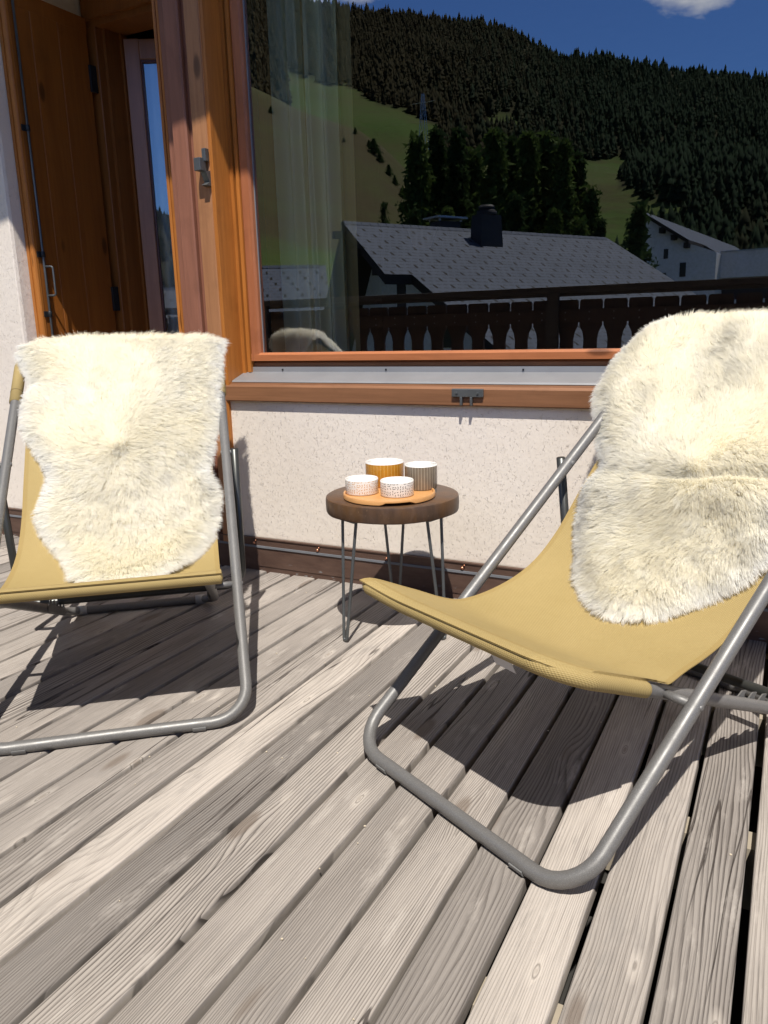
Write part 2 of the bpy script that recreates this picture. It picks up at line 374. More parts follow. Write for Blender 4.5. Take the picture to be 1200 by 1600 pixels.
def mk_glass(name, tintc=(1, 1, 1), k=4.0):
    n = N(name); fr = n.n('Fresnel', i_IOR=1.52).outputs[0]
    f = n.math('DIVIDE', n.math('MULTIPLY', fr, k), n.math('ADD', 1.0, n.math('MULTIPLY', fr, k-1)))
    t = n.n('BsdfTransparent'); t.inputs[0].default_value = (.93, .97, .94, 1); g = n.n('BsdfGlossy'); g.inputs['Roughness'].default_value = 0; g.inputs[0].default_value = (*tintc, 1)
    mx_ = n.n('MixShader'); n.set(mx_.inputs[0], f); n.t.links.new(t.outputs[0], mx_.inputs[1]); n.t.links.new(g.outputs[0], mx_.inputs[2]); n.t.links.new(mx_.outputs[0], n.out.inputs[0])
    return n.m
m_glass = mk_glass('window glass', k=7.5); m_glass2 = mk_glass('door glass', k=6.0)

# ------------------------------------------------------------------ the deck
PITCH = .1085
dk = MB(); k0 = -36
for k in range(-36, 22):
    x0 = .0105+PITCH*k; rid = random.random(); wv = random.uniform(-.001, .001)
    gap = .0118 if k > -6 else .0128
    dz = random.uniform(-.0012, .0012)
    x1 = x0+PITCH-gap+wv
    # bevelled board, cut into lengths along Y so the edges can wander a little
    ys = np.linspace(-.30, 2.348, 40); prof = []
    ph = random.uniform(0, 6); am = random.uniform(.0003, .0017)
    for j, y in enumerate(ys):
        w0 = am*math.sin(y*2.3+ph)+am*.5*math.sin(y*7+ph*2); w1 = am*math.sin(y*1.9+ph*3)+am*.5*math.sin(y*6.1+ph)
        bow = .0008
        prof.append([(x0+w0, y, dz-.028), (x0+w0, y, dz-.0035), (x0+w0+.001, y, dz-.001), (x0+w0+.0035, y, dz), ((x0+x1)/2, y, dz+bow), (x1-w1-.0035, y, dz), (x1-w1-.001, y, dz-.001), (x1-w1, y, dz-.0035), (x1-w1, y, dz-.028)])
    for j in range(len(ys)-1):
        for q in range(8):
            dk.poly([prof[j][q], prof[j][q+1], prof[j+1][q+1], prof[j+1][q]], a=rid)
    dk.poly(list(reversed(prof[0])), a=rid); dk.poly(prof[-1], a=rid)
o = dk.build('deck', m_deck, ang=50, weld=True); tag(o, kind='structure')
for f in ():
    pass
jb = MB()
for y in (-.2, .33, .86, 1.39, 1.92, 2.30): jb.box(-3.9, 2.4, y, y+.055, -.16, -.034)
o = jb.build('deck_joists', m_joist); tag(o, kind='structure')
ub = MB(); ub.box(-4.2, 2.6, -.35, 2.36, -.40, -.36); o = ub.build('deck_underside', plain('dark slab', (.03, .028, .025), .9)); tag(o, kind='structure')

# ------------------------------------------------------------------ the chalet: wall, window, post, door recess
ch = empty('chalet', (-1.0, 2.36, 0)); tag(ch, 'cream plastered chalet front with orange timber window and door recess', 'house')
WY = 2.352
wl = MB()
# plaster: left of the door, below the window, right end, above
wl.box(-9, -2.955, WY, WY+.55, .135, 4.2)
wl.box(-1.90, 3.6, WY, WY+.30, .135, .652)
wl.box(2.05, 6.0, WY+.002, WY+.30, .652, 4.2)
wl.box(-2.955, 2.05, WY+.001, WY+.55, 2.36, 4.2)
wall = wl.build('wall', m_stucco, ch)
# splayed plaster reveal with a softened corner
rv = MB(); pts = [(-2.9575, WY-.0012), (-2.950, WY+.001), (-2.945, WY+.012), (-2.944, WY+.5), (-2.9575, WY+.5)]
rv.prism(pts, .137, 2.36); rv.build('door_reveal', m_stucco, ch, ang=60)
fl = MB()
fl.box(-9, -2.957, WY-.010, WY-.001, -.04, .128); fl.box(-2.957, 6, WY-.010, WY-.001, -.04, .128)
fl.box(-9, 6, WY-.0125, WY-.0102, .02, .128)
fl.box(-9, 6, WY-.016, WY-.001, .128, .1325)
fo = fl.build('base_flashing', m_flash, ch)
st = MB(); st.box(-9, 6, WY-.0165, WY-.0128, .094, .102); st.build('flashing_groove', plain('grey bead', (.17, .18, .20), .8, 0), ch)
m_cop = plain('copper', (.72, .33, .20), .3, .9)
for x in np.arange(-8.0, 3.0, .285):
    if x < -3.5 or x > .3: continue
    for dx, dz, r_ in ((-.004, .108+.004, .0058), (.004, .123, .003)):
        ru = MB(); c0 = Vector((x-.05+dx, WY-.0165, dz)); ru.lathe([(0.0001, -.004), (r_*.7, -.003), (r_, 0), (r_, .001)], (0, 0, 0), 10)
        for i in range(len(ru.v)-40, len(ru.v)):
            vx, vy, vz = ru.v[i]; ru.v[i] = (c0.x+vx, c0.y+vz, c0.z+vy)
        ru.build('copper_rivet', m_cop, fo, smooth=True)
soil = MB(); soil.box(-9, 6, WY, WY+.30, -4.2, .134); soil.build('base_wall', m_plastw, ch)

# window ------------------------------------------------------------
win = MB()  # casing: reveal lining left, mouldings
WX0, WX1 = -1.856, 2.02
win.box(WX0-.006, WX0+.004, 2.336, 2.455, .700, 2.34, a=.11)       # face that shows in the reveal
win.box(WX0+.004, WX0+.018, 2.425, 2.46, .745, 2.34, a=.5)
win.box(WX0+.020, WX0+.026, 2.435, 2.46, .745, 2.34, a=.7)
win.box(WX0+.028, WX0+.040, 2.428, 2.46, .752, 2.34, a=.3)
win.box(WX1, WX1+.03, 2.336, 2.46, .70, 2.34, a=.4)
win.box(WX0-.006, WX1+.03, 2.336, 2.46, 2.341, 2.36, a=.35)
winf = win.build('window', m_or, ch, ang=40)
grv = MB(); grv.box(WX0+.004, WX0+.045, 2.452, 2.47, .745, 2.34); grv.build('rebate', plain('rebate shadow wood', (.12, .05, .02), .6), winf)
SX0, SZ0, SZ1 = WX0+.041, .793, 2.33
ms = MB()
fw_ = .041
ms.prism([(SX0, 2.436), (SX0+.006, 2.432), (SX0+fw_-.006, 2.434), (SX0+fw_, 2.442), (SX0+fw_, 2.4585), (SX0, 2.4585)], SZ0, SZ1, a=.2)
ms.build('sash_stile', m_sash, winf, ang=40); ms = MB()
ms.prism([(WX1-.005, 2.434), (WX1-.005, 2.4585), (WX1-fw_, 2.4585), (WX1-fw_, 2.434)], SZ0, SZ1, a=.8)
ms.build('sash_stile', m_sash, winf, ang=40)
mr = MB()
def railx(z0, z1, y0, y1, x0, x1, b=.004):
    g = lambda a_, b_, c_: (c_, a_, b_)
    mr.prism([(y1, z0), (y0, z0), (y0, z1-.008), (y0+.006, z1), (y1, z1)], x0, x1, fr=g, a=random.random())
railx(SZ0+.0005, SZ0+.030, 2.4325, 2.4588, SX0+.001, WX1-.006)
mr.build('sash_rail', m_sashx, winf, ang=40); mr = MB()
railx(SZ1-.05, SZ1, 2.4325, 2.4588, SX0+.001, WX1-.006)
mr.build('sash_rail', m_sashx, winf, ang=40)
mr = MB(); railx(.770, SZ0, 2.449, 2.462, SX0-.03, WX1-.006); mr.build('lower_rail', m_sill, winf, ang=40)
sp = MB(); sp.box(SX0+fw_, SX0+fw_+.003, 2.456, 2.4595, SZ0+.03, SZ1-.05); sp.build('glazing_bead', m_alu, winf)
sp = MB(); sp.box(SX0+fw_+.003, SX0+fw_+.013, 2.462, 2.492, SZ0+.03, SZ1-.05); sp.box(SX0+fw_+.014, SX0+fw_+.017, 2.488, 2.492, SZ0+.03, SZ1-.05)
sp.build('glazing_seal', m_black, winf)
gl = MB(); gl.poly([(SX0+fw_-.004, YG, SZ0+.026), (WX1-fw_+.004, YG, SZ0+.026), (WX1-fw_+.004, YG, SZ1-.045), (SX0+fw_-.004, YG, SZ1-.045)])
gl.build('glass_pane', m_glass, winf)
al = MB()
g = lambda a_, b_, c_: (c_, a_, b_)
al.prism([(2.448, .771), (2.442, .771), (2.440, .753), (2.425, .749), (2.358, .727), (2.352, .721), (2.355, .7185), (2.40, .73), (2.448, .742)], WX0+.0055, WX1-.002, fr=g)
als = al.build('sill_flashing', m_alu, winf, ang=35)
for x in (-1.68, -1.25, -.76, -.3, .2, .7): sc_b = MB(); sc_b.bbox(x-.003, x+.003, 2.4375, 2.4405, .758, .764, .001); sc_b.build('sill_screw', m_iron, als)
sl = MB()
sl.prism([(2.40, .652), (2.334, .652), (2.332, .656), (2.332, .705), (2.338, .712), (2.346, .7125), (2.348, .718), (2.40, .725)], -1.868, 2.06, fr=g)
sill = sl.build('sill_beam', m_sill, winf, ang=35)
# iron shutter catch on the sill beam
ct = MB(); ct.bbox(-.958, -.852, 2.322, 2.3315, .682, .708, .0025); ct.bbox(-.930, -.922, 2.320, 2.331, .662, .683, .002); ct.bbox(-.896, -.888, 2.320, 2.331, .662, .683, .002); ct.bbox(-.9295, -.9225, 2.3205, 2.334, .6555, .6625, .001); ct.bbox(-.8955, -.8885, 2.3205, 2.334, .6555, .6625, .001)
ct.bbox(-.944, -.937, 2.319, 2.3225, .691, .698, .001); ct.bbox(-.873, -.866, 2.319, 2.3225, .691, .698, .001)
tag(ct.build('shutter_catch', m_iron2, winf), 'dark iron catch screwed to the sill beam')
# post between door and window -----------------------------------------
po = empty('post', (-2.0, 2.36, 0)); po.parent = ch
def pboard(name, pts, mat, a, z0=.10, z1=2.36):
    b_ = MB(); b_.prism(pts, z0, z1, a=a); o_ = b_.build(name, mat, po, ang=35); return o_
B = lambda x0, x1, y0, y1=2.56, e=.003: [(x0, y1), (x0, y0+e), (x0+e, y0), (x1-e, y0), (x1, y0+e), (x1, y1)]
pboard('jamb_strip', B(-2.125, -2.112, 2.395), m_or, .3)
pboard('jamb_strip', B(-2.112, -2.098, 2.399), m_or, .62)
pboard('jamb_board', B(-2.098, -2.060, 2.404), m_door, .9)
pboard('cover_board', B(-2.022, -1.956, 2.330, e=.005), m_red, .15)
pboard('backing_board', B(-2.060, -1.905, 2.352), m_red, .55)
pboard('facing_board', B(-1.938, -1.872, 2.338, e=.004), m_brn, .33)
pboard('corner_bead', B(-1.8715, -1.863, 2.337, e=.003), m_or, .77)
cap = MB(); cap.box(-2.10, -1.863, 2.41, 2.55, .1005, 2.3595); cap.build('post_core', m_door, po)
po.location = (0, 0, 0)
# latch hook on the facing board
lt = MB(); lt.bbox(-1.886, -1.870, 2.318, 2.3375, 1.482, 1.524, .0015)
lt.bbox(-1.906, -1.878, 2.296, 2.330, 1.450, 1.492, .002)
lt.prism([(2.3375, 1.452), (2.312, 1.448), (2.330, 1.415), (2.312, 1.404), (2.3375, 1.402)], -1.892, -1.868, fr=lambda a_, b_, c_: (c_, a_, b_))
tag(lt.build('latch_hook', m_iron2, po), 'small grey iron latch on the brown post board')
# door recess ------------------------------------------------------------
dr = MB()
LX = -2.944
# timber frame
g2 = lambda x, y, z: (x, y, z)
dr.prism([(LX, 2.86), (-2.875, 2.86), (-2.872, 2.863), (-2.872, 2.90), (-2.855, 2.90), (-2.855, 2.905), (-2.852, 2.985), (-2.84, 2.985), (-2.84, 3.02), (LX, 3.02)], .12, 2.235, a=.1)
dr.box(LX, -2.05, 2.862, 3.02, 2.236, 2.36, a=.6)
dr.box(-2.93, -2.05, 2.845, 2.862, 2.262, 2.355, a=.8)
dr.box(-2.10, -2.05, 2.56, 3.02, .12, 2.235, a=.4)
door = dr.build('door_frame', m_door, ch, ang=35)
th = MB(); th.box(LX, -2.098, 2.36, 3.02, .02, .12, a=.4); th.build('threshold', m_sill, door)
tc = MB(); tc.poly([(-2.957, 2.352, 2.358), (-2.05, 2.352, 2.358), (-2.05, 2.90, 2.358), (-2.957, 2.90, 2.358)]); tc.build('recess_ceiling', m_plastw, door)
# casement, ajar, turned inwards about its left edge
ang = R(29); H0 = Vector((-2.838, 3.0, 0)); ca, sa = math.cos(ang), math.sin(ang)
fc = lambda x, y, z: (H0.x+x*ca-y*sa, H0.y+x*sa+y*ca, z)
cs = MB(); Z0, Z1 = .14, 2.212; CW = .70
cs.bbox(0, .068, -.02, .03, Z0, Z1, .004, fr=fc); cs.bbox(CW-.068, CW, -.02, .03, Z0, Z1, .004, fr=fc)
cs.bbox(.0675, CW-.0675, -.018, .029, Z1-.085, Z1-.001, .004, fr=fc); cs.bbox(.0675, CW-.0675, -.018, .029, Z0+.001, Z0+.13, .004, fr=fc)
cas = cs.build('casement', m_case, ch, ang=35)
cb = MB()
for (x0, x1, z0, z1) in ((.066, .076, Z0+.12, Z1-.08), (.076, CW-.076, Z1-.096, Z1-.083), (CW-.076, CW-.066, Z0+.12, Z1-.08)): cb.box(x0, x1, -.010, .012, z0, z1, fr=fc)
cb.build('casement_bead', plain('dark bead', (.10, .03, .015), .4), cas)
cg = MB(); cg.poly([fc(.07, .002, Z0+.12), fc(CW-.07, .002, Z0+.12), fc(CW-.07, .002, Z1-.09), fc(.07, .002, Z1-.09)]); cg.build('casement_glass', m_glass2, cas)
dc = MB(); nq = 80
for i in range(nq):
    x_ = [.06+(CW-.12)*(i+q)/nq for q in (0, 1)]; y_ = [.045+.012*math.sin(x*95+1.3*math.sin(x*21)) for x in x_]
    dc.poly([fc(x_[0], y_[0], Z0+.1), fc(x_[1], y_[1], Z0+.1), fc(x_[1], y_[1], Z1-.05), fc(x_[0], y_[0], Z1-.05)])
DC = dc
# open shutter lying along the left reveal, seen on its inner face
sh = MB(); Y0, Y1 = 2.412, 2.835; XF = -2.897
edges = [Y0+.018, 2.533, 2.673, Y1-.002]
sh.box(-2.940, XF-.0045, Y0+.006, Y1, .14, 2.262, a=.2)
for i in range(3):
    a_, b_ = edges[i], edges[i+1]; e = .0016
    sh.prism([(XF-.004, a_), (XF-.004, b_-.0005), (XF-.0015, b_-.0007), (XF, b_-e-.001), (XF, a_+e+.001), (XF-.0015, a_+.0007)], .141, 2.2, a=.15+.3*i)
sh.box(XF-.004, XF+.0002, Y0+.018, Y1-.002, 2.2005, 2.262, a=.9)
sht = sh.build('shutter', m_shut, ch, ang=35)
ed = MB(); ed.prism([(-2.941, Y0+.008), (-2.941, Y0), (-2.925, Y0-.001), (-2.924, Y0+.004), (-2.914, Y0+.004), (-2.913, Y0-.002), (XF-.001, Y0), (XF+.002, Y0+.006), (XF+.002, Y0+.0175), (-2.93, Y0+.0175)], .140, 2.262, a=.5)
ed.build('edge_moulding', m_or, sht, ang=30)
rd = MB(); RX = XF+.012; RY = 2.448
rd.tube([(RX, RY, .15), (RX, RY, 2.258)], .0055, 10); rd.build('locking_rod', m_iron2, sht, smooth=True)
for z in (.55, .998, 1.245, 1.742, 2.235):
    hb = MB(); hb.bbox(XF+.0005, XF+.006, RY-.024, RY+.016, z-.012, z+.012, .001); hb.lathe([(.0075, -.012), (.009, -.010), (.009, .010), (.0075, .012)], (RX, RY, z), 12); hb.build('rod_guide', m_iron, sht, ang=40)
hd = MB(); hd.tube(arcpath([(RX, RY, 1.195), (RX+.036, RY+.012, 1.195), (RX+.036, RY+.012, 1.075), (RX, RY, 1.075)], .010, 6), .0045, 8); hd.build('rod_handle', m_iron2, sht, smooth=True)
for z in (2.02, 1.07, .4): hg = MB(); hg.bbox(XF-.002, XF+.012, Y1-.012, Y1+.024, z-.055, z+.055, .002); hg.build('hinge', m_iron, sht, ang=40)
# roof overhang: verge rises to the right; its edge throws the shade on the posts
z_at = lambda x, y: 0
edge_n = (-.20, 1.78, 1)                                    # plane holding the edge and the sun
def edge_pt(x, t=1.72):
    zw = 1.375+(x+2.98)*.20; p = Vector((x, WY, zw))+SUN*t; return p
e0, e1 = edge_pt(-9.5), edge_pt(5.5)
rf = MB(); up = Vector((0, 0, .16)); bk = Vector((0, 3.2, 0.25))
def slab(p, q, bk_, up_, mb, a=0):
    A_ = [p, q, q+bk_, p+bk_]; B_ = [x+up_ for x in A_]
    mb.poly([A_[3], A_[2], A_[1], A_[0]], a=a); mb.poly(B_, a=a)
    for i in range(4): j = (i+1) % 4; mb.poly([A_[i], A_[j], B_[j], B_[i]], a=a)
slab(e0, e1, bk, up, rf); ro = rf.build('roof_overhang', m_soffit, ch)
# room behind the glass (parts of the chalet)
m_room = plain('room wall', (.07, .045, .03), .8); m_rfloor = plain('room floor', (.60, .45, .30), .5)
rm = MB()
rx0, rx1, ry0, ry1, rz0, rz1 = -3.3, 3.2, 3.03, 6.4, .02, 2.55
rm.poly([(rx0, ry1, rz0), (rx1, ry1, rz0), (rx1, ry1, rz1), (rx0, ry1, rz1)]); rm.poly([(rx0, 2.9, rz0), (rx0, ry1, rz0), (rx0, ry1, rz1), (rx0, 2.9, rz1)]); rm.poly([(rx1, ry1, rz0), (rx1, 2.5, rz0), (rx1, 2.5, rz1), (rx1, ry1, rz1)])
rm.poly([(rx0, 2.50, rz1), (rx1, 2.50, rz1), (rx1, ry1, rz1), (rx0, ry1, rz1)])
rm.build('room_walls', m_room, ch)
r2 = MB(); r2.poly([(rx0, 2.655, rz0), (rx0, ry1, rz0), (rx1, ry1, rz0), (rx1, 2.655, rz0)]); r2.build('room_floor', m_rfloor, ch)
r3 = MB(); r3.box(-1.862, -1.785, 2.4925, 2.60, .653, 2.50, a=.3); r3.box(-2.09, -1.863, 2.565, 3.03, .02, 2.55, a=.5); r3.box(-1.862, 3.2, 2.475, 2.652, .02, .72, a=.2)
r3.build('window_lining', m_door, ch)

rebase(ch)
# curtain ---------------------------------------------------------------
def drape(x0, x1, y, z0, z1, folds, amp, seed, wav=1.0):
    rr = np.random.default_rng(seed); nx, nz_ = 120, 24; mb = MB(); V = []
    ph = rr.uniform(0, 6, 6)
    for j in range(nz_+1):
        t = j/nz_; row = []
        for i in range(nx+1):
            s = i/nx; pinch = .9+.1*math.cos(2*PI*(t-.55))
            x = x0+(x1-x0)*(.5+(s-.5)*(1 if t > 0 else 1))
            f = math.sin(2*PI*folds*(s+.02*math.sin(3*t+ph[0]))+ph[1])+.5*math.sin(2*PI*folds*2.17*s+ph[2]+t*1.2)+.3*math.sin(2*PI*folds*.43*s+ph[3])
            row.append((x+.006*math.sin(2*PI*folds*s*1.3+ph[4]+t), y+amp*f, z0+(z1-z0)*t))
        V.append(row)
    for j in range(nz_):
        for i in range(nx): mb.poly([V[j][i], V[j][i+1], V[j+1][i+1], V[j+1][i]])
    return mb
def cloth(name, col, tr_, alpha=1.0):
    n = N(name); v = n.noise(n.map(n.co(), (400, 400, 400)), 1, 2); c2 = n.mix(v, tuple(k*.85 for k in col), col); n.fin(c2, .9, spec=.1)
    t = n.n('BsdfTranslucent'); n.set(t.inputs[0], c2); mx_ = n.n('MixShader'); mx_.inputs[0].default_value = tr_
    n.t.links.new(n.b.outputs[0], mx_.inputs[1]); n.t.links.new(t.outputs[0], mx_.inputs[2])
    o_ = mx_.outputs[0]
    if alpha < 1:
        tp = n.n('BsdfTransparent'); m2 = n.n('MixShader'); m2.inputs[0].default_value = alpha; n.t.links.new(tp.outputs[0], m2.inputs[1]); n.t.links.new(o_, m2.inputs[2]); o_ = m2.outputs[0]
    n.t.links.new(o_, n.out.inputs[0]); return n.m
DC.build('net_curtain', cloth('net curtain cloth', (.85, .85, .82), .15, .85), cas, smooth=True, weld=True)
cu_t = empty('curtain', (-1.65, 2.75, .02)); tag(cu_t, 'pale green grey curtain hanging behind the left side of the window glass', 'curtain')
drape(-1.800, -1.515, 2.64, .73, 2.5, 4.2, .020, 3).build('drape', cloth('curtain cloth', (.97, .93, .66), .06), cu_t, smooth=True, weld=True)
drape(-1.815, -1.462, 2.665, .73, 2.5, 2.0, .008, 5).build('sheer_lining', cloth('sheer cloth', (.62, .47, .22), .1, .85), cu_t, smooth=True, weld=True)
rebase(cu_t)
lp = empty('ceiling_lamp', (-1.95, 4.3, 1.45)); tag(lp, 'small shaded lamp hanging inside the room behind the curtain', 'lamp')
lm = MB(); lm.lathe([(.05, 0), (.085, .10), (.083, .10), (.048, .0)], (-1.95, 4.3, 1.35), 24); lm.build('lamp_shade', plain('brown shade', (.22, .13, .08), .7), lp, smooth=True)
lm = MB(); lm.tube([(-1.95, 4.3, 1.44), (-1.95, 4.3, 2.55)], .003, 6); lm.build('lamp_cord', m_iron, lp)
rebase(lp)

# ------------------------------------------------------------------ side table, tray, bowls
TX, TY = -1.03, 2.03
tb = empty('side_table', (TX, TY, 0)); tag(tb, 'round dark brown wood slab side table on three black hairpin legs by the wall', 'side table')
def mk_slab():
    n = N('dark slab wood'); c = n.co(); s = n.n('SeparateXYZ', i_0=c).outputs
    rad = n.n('VectorMath', operation='DISTANCE', i_0=n.n('CombineXYZ', i_0=s[0], i_1=s[1]).outputs[0], i_1=(TX+.02, TY, 0)).outputs['Value']
    ring = n.math('SINE', n.math('ADD', n.math('MULTIPLY', rad, 900), n.math('MULTIPLY', n.noise(n.map(c, (14, 14, 14)), 1, 3), 14)))
    v = n.noise(n.map(c, (60, 60, 12)), 1, 5, .65); v2 = n.noise(n.map(c, (13, 13, 6)), 1, 3, .6)
    col = n.mix(n.ramp(v, [(.35, 0), (.7, 1)]), (.062, .036, .023), (.10, .058, .037)); col = n.mix(n.ramp(v2, [(.45, 0), (.7, .8)]), col, (.12, .055, .017))
    col = n.mix(n.ramp(ring, [(.5, 0), (1, .12)]), col, (.2, .13, .09)); spk = n.ramp(n.noise(n.map(c, (300, 300, 120)), 1, 2), [(.70, 0), (.74, .35)]); col = n.mix(spk, col, (.35, .24, .15))
    n.bump(v, .5, .0015); return n.fin(col, .42, spec=.5)
m_slab = mk_slab()
wob = lambda t: 1+.010*math.sin(2*t+1)+.006*math.sin(5*t+.4)+.003*math.sin(11*t)
s_ = MB(); s_.lathe([(.0001, .372), (.188, .372), (.1935, .374), (.1955, .379), (.1965, .398), (.1958, .4135), (.1945, .4185), (.1915, .4204), (.0001, .4205)], (TX, TY, 0), 96, wob=wob)
top = s_.build('table_top', m_slab, tb, ang=40)
feet = [(-1.11, 1.86), (-.85, 1.989), (-1.09, 2.160)]
for fx, fy in feet:
    d = Vector((fx-TX, fy-TY, 0)).normalized(); t = Vector((-d.y, d.x, 0)); f = Vector((fx, fy, .005)); tp = f-d*.030
    lg = MB(); a_ = tp+t*.034; b_ = tp-t*.034; a_.z = b_.z = .371
    lg.tube(arcpath([a_, f+t*.0075+Vector((0, 0, .001)), f-t*.0075+Vector((0, 0, .001)), b_], .0068, 6), .0046, 10)
    lg.bbox(-.018, .018, -.045, .045, .366, .3715, .001, fr=lambda x, y, z, tp=tp, d=d, t=t: tuple(Vector((tp.x, tp.y, 0))+d*x+t*y+Vector((0, 0, z))))
    lg.build('leg', m_iron2, tb, ang=50)
rebase(tb)
TRX, TRY, TRZ = -1.018, 1.988, .4205
m_bamboo = wood_stain('bamboo', (.52, .25, .085), (.62, .33, .13), .35, 'x', .6, bump=.15)
n = 96; tr = empty('serving_tray', (TRX, TRY, TRZ)); tag(tr, 'round bamboo serving tray on the dark side table', 'tray')
mb = MB(); mb.lathe([(.0001, .011), (.1265, .011), (.1275, .0145), (.129, .0165), (.133, .0165), (.1345, .014), (.1345, .004), (.132, .0022), (.0001, .0022)], (TRX, TRY, TRZ), n)
# finger cut-out: a notch under the near right rim
for i, v in enumerate(mb.v):
    a_ = math.degrees(math.atan2(v[1]-TRY, v[0]-TRX)); r_ = math.hypot(v[0]-TRX, v[1]-TRY)
    if r_ > .12 and v[2]-TRZ < .006:
        k = max(0, 1-abs(a_+52)/21); mb.v[i] = (v[0], v[1], v[2]+.0062*min(1, k*4))
to = mb.build('tray_board', m_bamboo, tr, ang=35)
for a_ in (20, 110, 200, 290): mb = MB(); mb.lathe([(.006, 0), (.008, .0005), (.008, .003)], (TRX+.09*math.cos(R(a_)), TRY+.09*math.sin(R(a_)), TRZ-.0002), 12); mb.build('tray_foot', m_black, tr)
rebase(tr)
def glaze(name, kind, c1, c2):
    n = N(name); s = n.n('SeparateXYZ', i_0=n.co('UV')).outputs; u = s[0]; z = s[1]
    if kind == 'stripe':
        q = n.math('FRACT', n.math('MULTIPLY', u, 34)); w_ = n.math('ADD', .80, n.math('MULTIPLY', n.noise(n.n('CombineXYZ', i_0=n.math('MULTIPLY', u, 30)).outputs[0], 1, 1), .12))
        m = n.math('GREATER_THAN', q, w_); col = n.mix(m, c1, c2)
        col = n.mix(n.noise(n.map(n.co(), (60, 60, 60)), 1, 3), col, n.mix(.25, col, (.05, .03, .02)))
    else:
        p = n.n('CombineXYZ', i_0=n.math('MULTIPLY', u, 40), i_1=n.math('MULTIPLY', z, 132)).outputs[0]
        vo = n.n('TexVoronoi', feature='F1', voronoi_dimensions='2D'); n.set(vo.inputs['Vector'], p); vo.inputs['Scale'].default_value = 1; vo.inputs['Randomness'].default_value = .55
        loc = n.n('VectorMath', operation='SUBTRACT', i_0=p, i_1=vo.outputs['Position']).outputs[0]; l = n.n('SeparateXYZ', i_0=loc).outputs
        ang_ = n.math('MULTIPLY', n.n('SeparateXYZ', i_0=vo.outputs['Color']).outputs[0], 3.1)
        ax = n.math('ADD', n.math('MULTIPLY', l[0], n.math('COSINE', ang_)), n.math('MULTIPLY', l[1], n.math('SINE', ang_)))
        ay = n.math('SUBTRACT', n.math('MULTIPLY', l[1], n.math('COSINE', ang_)), n.math('MULTIPLY', l[0], n.math('SINE', ang_)))
        m = n.math('MULTIPLY', n.math('LESS_THAN', n.math('ABSOLUTE', ax), .34), n.math('LESS_THAN', n.math('ABSOLUTE', ay), .12))
        m = n.math('MULTIPLY', m, n.math('MULTIPLY', n.math('GREATER_THAN', z, .0035), n.math('LESS_THAN', z, .0405)))
        col = n.mix(n.math('MULTIPLY', m, .9), c1, c2)
    ins = n.attr('rnd'); col = n.mix(ins, col, (.80, .79, .76))
    return n.fin(col, .18, spec=.5)
def bowl(x, y, r_, h, mat, label):
    mb = MB(); t = .0032; c0 = (x, y, TRZ+.0112)
    k0 = len(mb.att); mb.lathe([(r_*.90, 0), (r_*.97, .0012), (r_, .004), (r_, h-.0035)], c0, 72, a=0)
    mb.lathe([(r_, h-.0035), (r_-.0006, h-.0008), (r_-t/2, h), (r_-t+.0004, h-.0008), (r_-t, h-.003), (r_-t, .008), (r_-t-.004, .0035), (.0001, .0035)], c0, 72, a=1)
    mb.lathe([(.0001, .0005), (r_*.90, 0)], c0, 72, a=1)
    o = mb.build('bowl', mat, None, ang=40); tag(o, label, 'bowl', 'ceramic bowls standing on the bamboo tray'); return o
bowl(-1.094, 1.962, .0485, .045, glaze('white orange pattern', 'dash', (.80, .79, .76), (.55, .27, .05)), 'low white bowl with small orange strokes, front left on the tray')
bowl(-.984, 1.972, .0485, .045, glaze('white black pattern', 'dash', (.80, .79, .76), (.03, .03, .035)), 'low white bowl with small black strokes, front middle on the tray')
bowl(-.961, 2.088, .0485, .073, glaze('taupe stripes', 'stripe', (.23, .19, .14), (.52, .45, .35)), 'taller grey brown bowl with thin upright stripes, right on the tray')
bowl(-1.088, 2.098, .0590, .073, glaze('ochre stripes', 'stripe', (.60, .27, .025), (.75, .45, .12)), 'large mustard yellow bowl with upright stripes at the back of the tray')

# ------------------------------------------------------------------ deck chairs
W_, SB, LF, LR, WB, SC, AL_, TR = .309, .382, .275, .640, .240, .862, 1.33, .014
def chair_side(al):
    ca, sa = math.cos(al), math.sin(al); py, pz = SB*ca, .015+SB*sa; sb = SB*sa/LR; cb = math.sqrt(1-sb*sb)
    return ca, sa, py, pz, py-LF*cb, pz+LF*sb, py+LR*cb, sb, cb
def sling_profile(al):
    ca, sa = math.cos(al), math.sin(al); ty, tz = AL_*ca, .015+AL_*sa
    _, _, _, _, yb, zb, _, _, _ = chair_side(al); p = np.array([(yb-.014, zb+.013), (yb+.018, zb+.0125), (.15, .337), (.26, .298), (.38, .302), (.49, .335), (.58, .40), (.67, .50), (.78, .615), (.90, .73), (ty-.03, tz-.0), (ty, tz+.022), (ty+.03, tz-.01), (ty+.04, tz-.06), (ty+.04, tz-.12)])
    out = []
    for i in range(len(p)-1):
        p0 = p[max(i-1, 0)]; p1 = p[i]; p2 = p[i+1]; p3 = p[min(i+2, len(p)-1)]
        for k in range(12):
            u = k/12; out.append(.5*((2*p1)+(-p0+p2)*u+(2*p0-5*p1+4*p2-p3)*u*u+(-p0+3*p1-3*p2+p3)*u**3))
    out = np.array(out); d = np.r_[0, np.cumsum(np.hypot(*np.diff(out, axis=0).T))]
    return out, d
